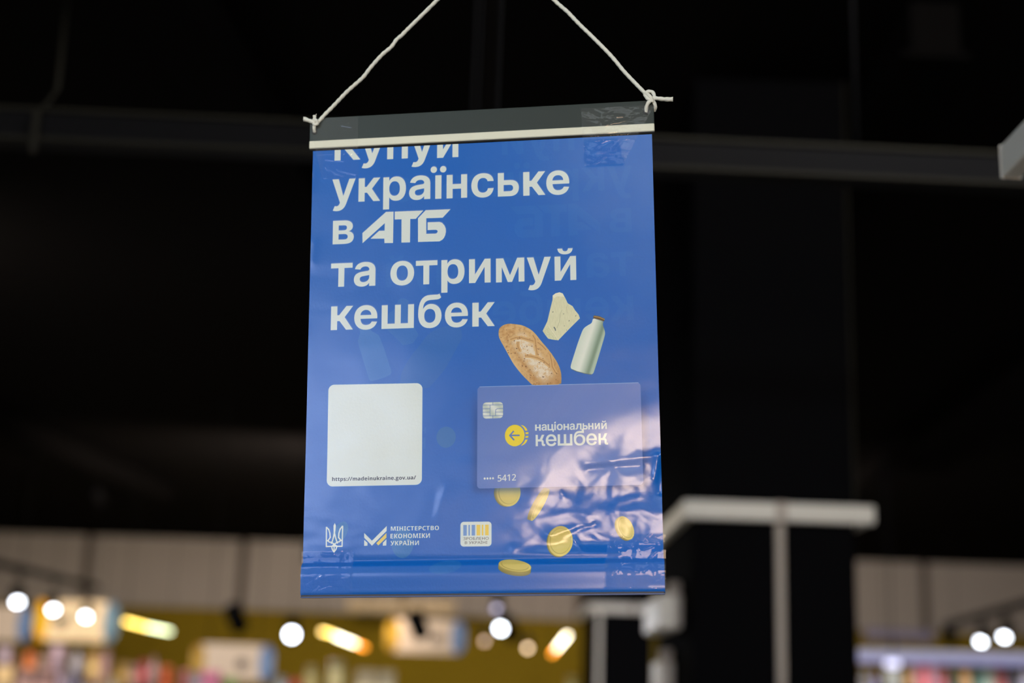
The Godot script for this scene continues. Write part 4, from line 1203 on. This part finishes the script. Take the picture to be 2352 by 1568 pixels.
	for d in ["27.4 465.13 27.82 488.22 35.4 487.94", "46.91 464.28 46.68 488.1 39.2 488", "27.41 465.43 30.28 468.39 31.78 472.78 32.28 477.64 29.76 481.28 31.3 483.05 34.1 483.28 36.14 484.96 38.37 486.44 40.41 488.59 39.27 491.76 37.14 494.53", "46.91 464.28 43.98 468.12 42.58 472.95 42.28 477.79 44.64 480.73 43.28 482.83 40.69 483.18 38.73 484.7 36.37 486.41 34.22 488.51 35.08 491.71 37.14 494.53", "37.16 471.89 36.36 476.73 35.07 481.55 33.73 484.44", "37.16 471.89 38.36 476.76 39.86 481.62 41.02 484.35", "37.23 484.49 37.23 494.15", "27.75 480.96 30.28 481.97", "46.54 480.95 44.06 481.88", "34.2 487.92 40.39 487.72"]:
		stroke(d, tw, WHITE)
	fill([points("37.33 460.82 38.79 463.76 38.48 468.03 38.07 472.39 36.27 472.36 35.98 467.99 35.89 463.91")], WHITE)
	for d in ["72.76 472.98 82.17 482.14 99.66 465.23 99.47 471.24 82.26 487.96 72.85 478.56", "72.89 480.97 77.01 484.46 76.97 487.89 73 488.09", "99.42 480.5 99.34 488.03 95.12 488.15 95.25 484.72"]:
		fill([points(d)], WHITE)
	fill([points("99.32 473.38 99.4 478.96 89.75 487.81 87.33 485.04")], Color8(232, 204, 96))
	type("МІНІСТЕРСТВО", true, Rect2(104.45, 466.02, 56.99, 5.06), WHITE)
	type("ЕКОНОМІКИ", true, Rect2(104.12, 474.5, 46.72, 5.39), WHITE)
	type("УКРАЇНИ", true, Rect2(104.22, 481.34, 33.75, 6.67), WHITE)
	fill([rquad(points("186.7 461.92 223.15 462.17 223.07 490.47 186.58 490.46"), 4.0)], WHITE)
	for s in [[1905, 1953, 0], [1975, 1995, 0], [2018, 2065, 0], [2085, 2135, 1], [2155, 2177, 1], [2200, 2248, 1]]:
		var o: Vector2 = Vector2(190.01, 465.65)
		var q: float = 0.0867
		var x0: float = o.x + (s[0] - 1905) * q
		var x1: float = o.x + (s[1] - 1905) * q
		fill([PackedVector2Array([Vector2(x0, o.y), Vector2(x1, o.y), Vector2(x1, o.y + 12.3), Vector2(x0, o.y + 12.3)])], Color8(112, 152, 208) if s[2] == 0 else Color8(236, 202, 74))
	type("ЗРОБЛЕНО", false, Rect2(190.03, 479.77, 29.7, 3.23), Color8(90, 88, 84))
	type("В УКРАЇНІ", false, Rect2(191.86, 483.76, 26.3, 3.82), Color8(90, 88, 84))


func hem(v: float) -> float:
	# how far the pocket over the bottom bar stands out (mm)
	if v < 500.0:
		return 0.0
	if v < 506.0:
		return -1.2 * smoothstep(500.0, 506.0, v)
	if v < 511.5:
		return lerpf(-1.2, 4.2, smoothstep(506.0, 511.5, v))
	if v < 522.0:
		return lerpf(4.2, 5.4, smoothstep(511.5, 522.0, v))
	if v < 541.0:
		return lerpf(5.4, 4.6, smoothstep(522.0, 541.0, v))
	return 4.6 - 2.5 * pow((v - 541.0) / 4.2, 2)


func crease(u: float, v: float, a: Vector2, b: Vector2, wide: float) -> float:
	var p := Vector2(u, v)
	var d := p.distance_to(Geometry2D.get_closest_point_to_segment(p, a, b))
	return exp(-d / wide)


func relief(u: float, v: float) -> float:
	# the sheet's waves and wrinkles (mm)
	var free := 1.0 - smoothstep(486.0, 505.0, v)
	var hold := smoothstep(0.0, 60.0, v)
	var h := hem(v)
	h += hold * free * (1.0 * wob.get_noise_2d(u * 0.003, v * 0.004 + 3.0) + 0.1 * wob.get_noise_2d(u * 0.009 + 9.0, v * 0.02))
	# soft crosswise bands low on the sheet
	h += smoothstep(300.0, 430.0, v) * free * 0.22 * wob.get_noise_2d(u * 0.010 + 20.0, v * 0.026)
	# the crumpled corner
	var k := smoothstep(212.0, 340.0, u + 0.25 * (v - 400.0)) * smoothstep(350.0, 440.0, v + 0.22 * (u - 300.0)) * free
	if k > 0.001:
		var wx := u + 16.0 * wob.get_noise_2d(u * 0.011 + 70.0, v * 0.011)
		var wy := v + 16.0 * wob.get_noise_2d(u * 0.011, v * 0.011 + 50.0)
		var fold := cells.get_noise_2d(wx / 62.0, wy / 44.0) * 2.2 + cells.get_noise_2d(wx / 27.0 + 9.0, wy / 21.0) * 0.5
		h += k * (fold + 0.9 * wob.get_noise_2d(wx * 0.009, wy * 0.011 + 33.0) + 0.16 * fine.get_noise_2d(wx * 0.06, wy * 0.06))
		var s := u + 0.3 * (v - 400.0) - 280.0
		h -= k * 0.034 * maxf(s, 0.0) * (1.0 - 0.0022 * maxf(s, 0.0))
	h += free * 1.6 * crease(u, v, Vector2(333.23, 398.14), Vector2(417.16, 389.89), 7.0)
	h -= free * 1.3 * crease(u, v, Vector2(335.67, 402.74), Vector2(395.93, 400.5), 5.0)
	h += free * 2.0 * crease(u, v, Vector2(417.16, 389.89), Vector2(411.97, 416.88), 3.0)
	h -= free * 2.2 * crease(u, v, Vector2(420.46, 397.01), Vector2(418.02, 431.98), 4.0)
	h += free * 1.4 * crease(u, v, Vector2(318.34, 483.93), Vector2(329.06, 500.87), 2.5)
	h += free * 1.2 * crease(u, v, Vector2(290.32, 479.54), Vector2(339.63, 465.41), 5.0)
	h -= free * 1.3 * crease(u, v, Vector2(322.01, 472.58), Vector2(342.6, 466.95), 4.0)
	h += free * 1.0 * crease(u, v, Vector2(248.89, 494.83), Vector2(245.82, 501.74), 5.0)
	h += free * 0.8 * crease(u, v, Vector2(305.01, 429.83), Vector2(306.46, 434.88), 5.0)
	h += free * 0.3 * crease(u, v, Vector2(168.33, 423.16), Vector2(161.24, 448.38), 7.0)
	h -= free * 0.22 * crease(u, v, Vector2(157.01, 430.06), Vector2(153.02, 452.28), 7.0)
	h += free * 0.5 * crease(u, v, Vector2(2.36, 30.15), Vector2(-2.63, 52.49), 6.0)
	h += free * 0.5 * crease(u, v, Vector2(4.51, 119.83), Vector2(1.76, 141.82), 6.0)
	return h


func sheet_mesh(side: int) -> ArrayMesh:
	# side 0 front, 1 back; both follow the relief
	var nu := 190
	var nv := 250
	var vmax := 545.2
	var pos := PackedVector3Array()
	var nor := PackedVector3Array()
	var uvs := PackedVector2Array()
	var idx := PackedInt32Array()
	var hs := PackedFloat32Array()
	for j in nv + 1:
		for i in nu + 1:
			hs.append(relief(420.0 * i / nu, vmax * j / nv))
	for j in nv + 1:
		for i in nu + 1:
			var u := 420.0 * i / nu
			var v := vmax * j / nv
			var h := hs[j * (nu + 1) + i]
			var i0 := maxi(i - 1, 0)
			var i1 := mini(i + 1, nu)
			var j0 := maxi(j - 1, 0)
			var j1 := mini(j + 1, nv)
			var du := (hs[j * (nu + 1) + i1] - hs[j * (nu + 1) + i0]) / (420.0 * (i1 - i0) / nu)
			var dv := (hs[j1 * (nu + 1) + i] - hs[j0 * (nu + 1) + i]) / (vmax * (j1 - j0) / nv)
			var n := Vector3(-du, dv, 1.0).normalized()
			var wide := 1.0 + 0.004 * smoothstep(506.0, 509.0, v)
			pos.append(Vector3((u - 210.0) * wide, -v, h - (0.35 if side == 1 else 0.0)) / 1000.0)
			nor.append(-n if side == 1 else n)
			var tu := (u + 0.8) * K / TW
			uvs.append(Vector2((421.6 * K / TW) - tu if side == 1 else tu, v * K / TH))
	for j in nv:
		for i in nu:
			var a := j * (nu + 1) + i
			var b := a + 1
			var c := a + nu + 2
			var d := a + nu + 1
			idx.append_array(PackedInt32Array([a, b, c, a, c, d]) if side == 0 else PackedInt32Array([a, c, b, a, d, c]))
	var arr := []
	arr.resize(Mesh.ARRAY_MAX)
	arr[Mesh.ARRAY_VERTEX] = pos
	arr[Mesh.ARRAY_NORMAL] = nor
	arr[Mesh.ARRAY_TEX_UV] = uvs
	arr[Mesh.ARRAY_INDEX] = idx
	var m := ArrayMesh.new()
	m.add_surface_from_arrays(Mesh.PRIMITIVE_TRIANGLES, arr)
	return m


func plane_at(u: float, v: float, z := 0.0) -> Vector3:
	return Vector3(u - 210.0, -v, z) / 1000.0


func tape_mesh(c: PackedVector2Array, lift: float, seed_: int, count: int, hump: float) -> ArrayMesh:
	# a thin film over the quad c (mm), bulging a little and creased along a few lines
	var n := 96
	var r := RandomNumberGenerator.new()
	r.seed = seed_
	var folds := []
	for k in count:
		var a := c[0].lerp(c[1], r.randf()).lerp(c[3].lerp(c[2], r.randf()), r.randf())
		var d := Vector2.from_angle(r.randf_range(-0.9, 0.5)) * r.randf_range(8.0, 26.0)
		folds.append([a - d / 2, a + d / 2, r.randf_range(0.9, 1.8), r.randf_range(0.2, 0.6)])
	var pos := PackedVector3Array()
	for j in n + 1:
		for i in n + 1:
			var s := float(i) / n
			var t := float(j) / n
			var p := c[0].lerp(c[1], s).lerp(c[3].lerp(c[2], s), t)
			var z := 3.2 if p.y < 0.0 else maxf(relief(clampf(p.x, 0, 420), minf(p.y, 545.0)), 3.2 * (1.0 - smoothstep(0.0, 6.0, p.y)))
			z += lift + hump * sin(PI * t) * (0.75 + 0.5 * fine.get_noise_2d(p.x * 0.02, seed_)) + 0.25 * fine.get_noise_2d(p.x * 0.03 + seed_, p.y * 0.05)
			for f in folds:
				var q := Geometry2D.get_closest_point_to_segment(p, f[0], f[1])
				z += f[3] * exp(-p.distance_squared_to(q) / (f[2] * f[2]))
			pos.append(plane_at(p.x, p.y, z))
	var st := SurfaceTool.new()
	st.begin(Mesh.PRIMITIVE_TRIANGLES)
	st.set_smooth_group(0)
	for v in pos:
		st.add_vertex(v)
	for j in n:
		for i in n:
			var a := j * (n + 1) + i
			for q in [a, a + 1, a + n + 2, a, a + n + 2, a + n + 1]:
				st.add_index(q)
	st.generate_normals()
	return st.commit()


func poster() -> void:
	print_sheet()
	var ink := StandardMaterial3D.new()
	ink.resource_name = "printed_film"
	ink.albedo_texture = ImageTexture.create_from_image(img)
	ink.texture_repeat = false
	ink.roughness = 0.4
	ink.metallic_specular = 0.3
	ink.clearcoat_enabled = true
	ink.clearcoat = 1.0
	ink.clearcoat_roughness = 0.18
	# where tape is stuck on, the film's own gloss is wetted out
	var gloss := Image.create(156, 202, false, Image.FORMAT_RGBA8)
	gloss.fill(Color.WHITE)
	var tapes := [points("334.41 1.06 378.24 2.27 384.88 35.81 337.55 36.19"), points("358.33 478.59 422.19 478.09 420.54 537.64 350.24 538.36"), points("0.39 493.42 60.41 493.23 61.35 545.27 0.14 544.68"), points("9.95 -0.7 58.1 -1.05 58.77 37.44 12.49 37.43")]
	for t in tapes:
		for y in 202:
			for x in 156:
				var p := Vector2(x / 0.37 - 0.8, y / 0.37)
				if Geometry2D.is_point_in_polygon(p, t):
					gloss.set_pixel(x, y, Color(0.12, 0.12, 0.12))
	ink.clearcoat_texture = ImageTexture.create_from_image(gloss)
	ink.heightmap_enabled = true
	ink.heightmap_texture = grain(41, 0.1, 1024, 5)
	ink.heightmap_scale = 0.012

	var p := thing("hanging_poster", "blue printed poster with white headline, bread and bank card, hung on a white cord", "poster", Vector3(-0.04734, 2.30658, -1.63307))
	p.basis = Basis(Vector3(0.989961, 0.032878, 0.137465), Vector3(-0.037954, 0.998685, 0.034472), Vector3(-0.136151, -0.039344, 0.989907))
	part("printed_sheet", sheet_mesh(0), ink, p)
	part("reverse_side", sheet_mesh(1), ink, p)
	# top rail: grey plastic above, cream lip below
	var grey := mat("rail_grey", Color8(50, 59, 57), 0.42, 0.0, 0.35)
	var cream := mat("rail_cream", Color8(222, 222, 202), 0.5)
	var w := 427.7
	part("top_rail", bbox(Vector3(w, 31.2, 3.0) / 1000.0, 0.0006), grey, p, plane_at(209.4, -27.0, 0.6), Basis(Vector3.BACK, -0.0004))
	part("rail_lip", bbox(Vector3(w, 10.0, 5.2) / 1000.0, 0.0009), cream, p, plane_at(209.4, -7.6, 0.8), Basis(Vector3.BACK, 0.0007))
	part("rail_edge", bbox(Vector3(w, 1.0, 4.0) / 1000.0, 0.0003), mat("rail_dark", Color8(40, 42, 42), 0.5), p, plane_at(209.4, -2.4, 0.0))
	for u in [Vector2(1.77, -24.56)]:
		part("eyelet", lathe([[0.0021, -0.0004], [0.0036, 0.0], [0.0036, 0.0006], [0.0021, 0.0006], [0.0018, 0.0], [0.0021, -0.0004]], 18), M.rail_dark, p, plane_at(u.x, u.y, 2.2), Basis(Vector3.RIGHT, PI / 2))
		part("eyelet_hole", lathe([[0.0, 0.0002], [0.0021, 0.0002], [0.0021, 0.0], [0.0, 0.0]], 18), M.black_paint, p, plane_at(u.x, u.y, 2.25), Basis(Vector3.RIGHT, PI / 2))
	part("eyelet", lathe([[0.0021, -0.0004], [0.0036, 0.0], [0.0036, 0.0006], [0.0021, 0.0006], [0.0018, 0.0], [0.0021, -0.0004]], 18), M.rail_dark, p, plane_at(Vector2(413.67, -28.13).x, Vector2(413.67, -28.13).y, 2.2), Basis(Vector3.RIGHT, PI / 2))
	# bottom bar inside the pocket
	part("bottom_bar", bbox(Vector3(421.5, 36.0, 4.0) / 1000.0, 0.0012), M.rail_dark, p, plane_at(210.0, 529.5, 1.2))
	part("bar_slot", bbox(Vector3(421.5, 1.6, 3.0) / 1000.0, 0.0004), mat("slot_blue", Color8(70, 92, 140), 0.4), p, plane_at(210.0, 546.6, 2.6))
	var film := StandardMaterial3D.new()
	film.resource_name = "clear_tape"
	film.transparency = BaseMaterial3D.TRANSPARENCY_ALPHA
	film.albedo_color = Color(1, 1, 1, 0.02)
	film.roughness = 0.05
	film.metallic_specular = 0.3
	part("clear_tape", tape_mesh(points("334.99 -35.87 424.38 -35.91 384.88 35.81 337.55 36.19"), 0.5, 3, 15, 0.6), film, p)
	part("clear_tape", tape_mesh(points("358.33 478.59 423.18 478.1 421.91 541.04 350.24 538.36"), 0.35, 17, 18, 1.4), film, p)
	part("clear_tape", tape_mesh(points("-1.71 493.39 60.41 493.23 61.35 545.27 -0.87 545.67"), 0.35, 31, 6, 0.8), film, p)
	part("clear_tape", tape_mesh(points("-5.5 -41.04 57.41 -41.04 58.77 37.44 12.49 37.43"), 0.5, 47, 8, 0.6), film, p)


func cord() -> void:
	var white := mat("cord_white", Color8(226, 226, 214), 0.8)
	white.heightmap_enabled = true
	white.heightmap_texture = grain(77, 0.08)
	white.heightmap_scale = 0.02
	white.uv1_triplanar = true
	white.uv1_scale = Vector3(40, 40, 40)
	var c := thing("cord", "white twisted cord knotted to both top corners of the blue poster", "cord", Vector3(-0.04734, 2.30658, -1.63307))
	c.basis = Basis(Vector3(0.989961, 0.032878, 0.137465), Vector3(-0.037954, 0.998685, 0.034472), Vector3(-0.136151, -0.039344, 0.989907))
	var at := func(p: Vector2, z: float) -> Vector3: return plane_at(p.x, p.y, z)
	var apex: Vector2 = Vector2(230.59, -265.29)
	var left := [Vector2(3.56, -35.95), Vector2(8.24, -38.57), Vector2(15.04, -46.25), Vector2(22.69, -53.89), Vector2(33.06, -64.84), Vector2(43.88, -76.02), Vector2(62.1, -92.11), Vector2(71.93, -104.88), Vector2(86.18, -120.91), Vector2(98.3, -131.25), Vector2(104.87, -140.48), Vector2(112.6, -146.73), Vector2(117, -151.72), Vector2(157.87, -191.99), Vector2(195, -229.7)]
	var right := [Vector2(416.28, -48.14), Vector2(412.99, -51.69), Vector2(390.03, -78.98), Vector2(377.64, -96.19), Vector2(367.22, -109.37), Vector2(349.38, -129.97), Vector2(334.04, -147.09), Vector2(320.65, -163.25), Vector2(311.66, -172.33), Vector2(302.38, -182.27), Vector2(266.83, -223.47)]
	for side in [left, right]:
		var keys := []
		for q in side:
			keys.append(at.call(q, 3.4))
		keys.append(at.call(apex, 0.0))
		part("strand", sweep(smooth_path(keys, 14), 0.00235, 12, 2, 420.0), white, c)
	# left knot: a lump, a loop into the eyelet and two frayed ends
	var kl: Array = [Vector2(5.76, -37.55), Vector2(2.37, -38.89), Vector2(0.77, -36.1), Vector2(3.08, -32.53), Vector2(6.39, -34.07), Vector2(4.64, -37.61), Vector2(1.9, -35.46)]
	part("knot", sweep(smooth_path(lifted(kl, [5.5, 6.5, 5.0, 6.6, 5.2, 7.0, 5.4]), 10), 0.0021, 10, 2, 420.0), white, c)
	part("loop", sweep(smooth_path(lifted([Vector2(3.04, -34.25), Vector2(2.02, -30.29), Vector2(1.77, -26.86), Vector2(1.77, -24.56)], [5.5, 4.8, 3.6, 1.2]), 8), 0.0021, 10, 2, 420.0), white, c)
	part("cord_end", sweep(smooth_path(lifted([Vector2(1.9, -35.46), Vector2(-3.75, -38.07), Vector2(-11.1, -41.35)], [6.0, 5.5, 5.0]), 8), 0.0022, 10, 2, 420.0, 1.25), white, c)
	part("cord_end", sweep(smooth_path(lifted([Vector2(3.56, -35.95), Vector2(2.63, -40.02), Vector2(2.24, -44.65)], [6.2, 5.6, 5.0]), 8), 0.002, 10, 2, 420.0, 1.15), white, c)
	for f in [[Vector2(-10.01, -42.44), Vector2(-12.28, -43.72)], [Vector2(-9.94, -39.56), Vector2(-11.58, -37.92)], [Vector2(3.37, -44.01), Vector2(4.42, -46.83)]]:
		part("fray", sweep(PackedVector3Array([at.call(f[0], 5.0), at.call(f[1], 5.4)]), 0.0004, 5), white, c)
	# right knot
	var kr: Array = [Vector2(413.7, -50.53), Vector2(417.44, -52.56), Vector2(422.15, -51.17), Vector2(424.13, -46.56), Vector2(422.43, -41.62), Vector2(417.7, -41.89), Vector2(414.12, -46.01), Vector2(413.16, -50), Vector2(416.28, -48.14), Vector2(420.37, -43.42), Vector2(421.83, -38.85)]
	part("knot", sweep(smooth_path(lifted(kr, [5.0, 5.8, 6.0, 5.4, 6.2, 7.2, 6.2, 5.2, 7.4, 7.8, 6.2]), 10), 0.0022, 10, 2, 420.0), white, c)
	part("loop", sweep(smooth_path(lifted([Vector2(420.84, -41.15), Vector2(417.07, -38), Vector2(414.59, -33.66), Vector2(413.67, -28.13)], [6.4, 6.6, 5.0, 1.2]), 8), 0.0023, 10, 2, 420.0), white, c)
	part("loop", sweep(smooth_path(lifted([Vector2(421.36, -41.12), Vector2(423.91, -38.18), Vector2(425.12, -34.19), Vector2(423.72, -30.92)], [6.0, 4.4, 2.0, -3.0]), 8), 0.0022, 10, 2, 420.0), white, c)
	part("cord_end", sweep(smooth_path(lifted([Vector2(421.97, -44.45), Vector2(428.77, -42.94), Vector2(438.19, -41.56), Vector2(446.57, -41.09)], [6.0, 5.6, 5.2, 5.2]), 8), 0.0022, 10, 2, 420.0, 1.3), white, c)
	# hook over the frame that the cord hangs from
	var top: Vector3 = c.transform * (at.call(apex, 0.0) as Vector3)
	var hk := thing("ceiling_hook", "thin black hook wire coming down from the ceiling to the white cord, above the picture", "hook", top)
	part("bend", sweep(smooth_path([Vector3(-0.012, 0.012, 0), Vector3(-0.008, -0.001, 0), Vector3(0, -0.004, 0), Vector3(0.009, 0.001, 0), Vector3(0.01, 0.015, 0), Vector3(0, 0.03, 0), Vector3(0, 0.06, 0)]), 0.0015, 8), M.black_steel, hk)
	part("wire", sweep(PackedVector3Array([Vector3(0, 0.06, 0), Vector3(0, 4.65 - top.y, 0)]), 0.0015, 8), M.black_steel, hk)


func lifted(q: Array, z: Array) -> Array:
	var out := []
	for i in q.size():
		out.append(plane_at(q[i].x, q[i].y, z[i]))
	return out
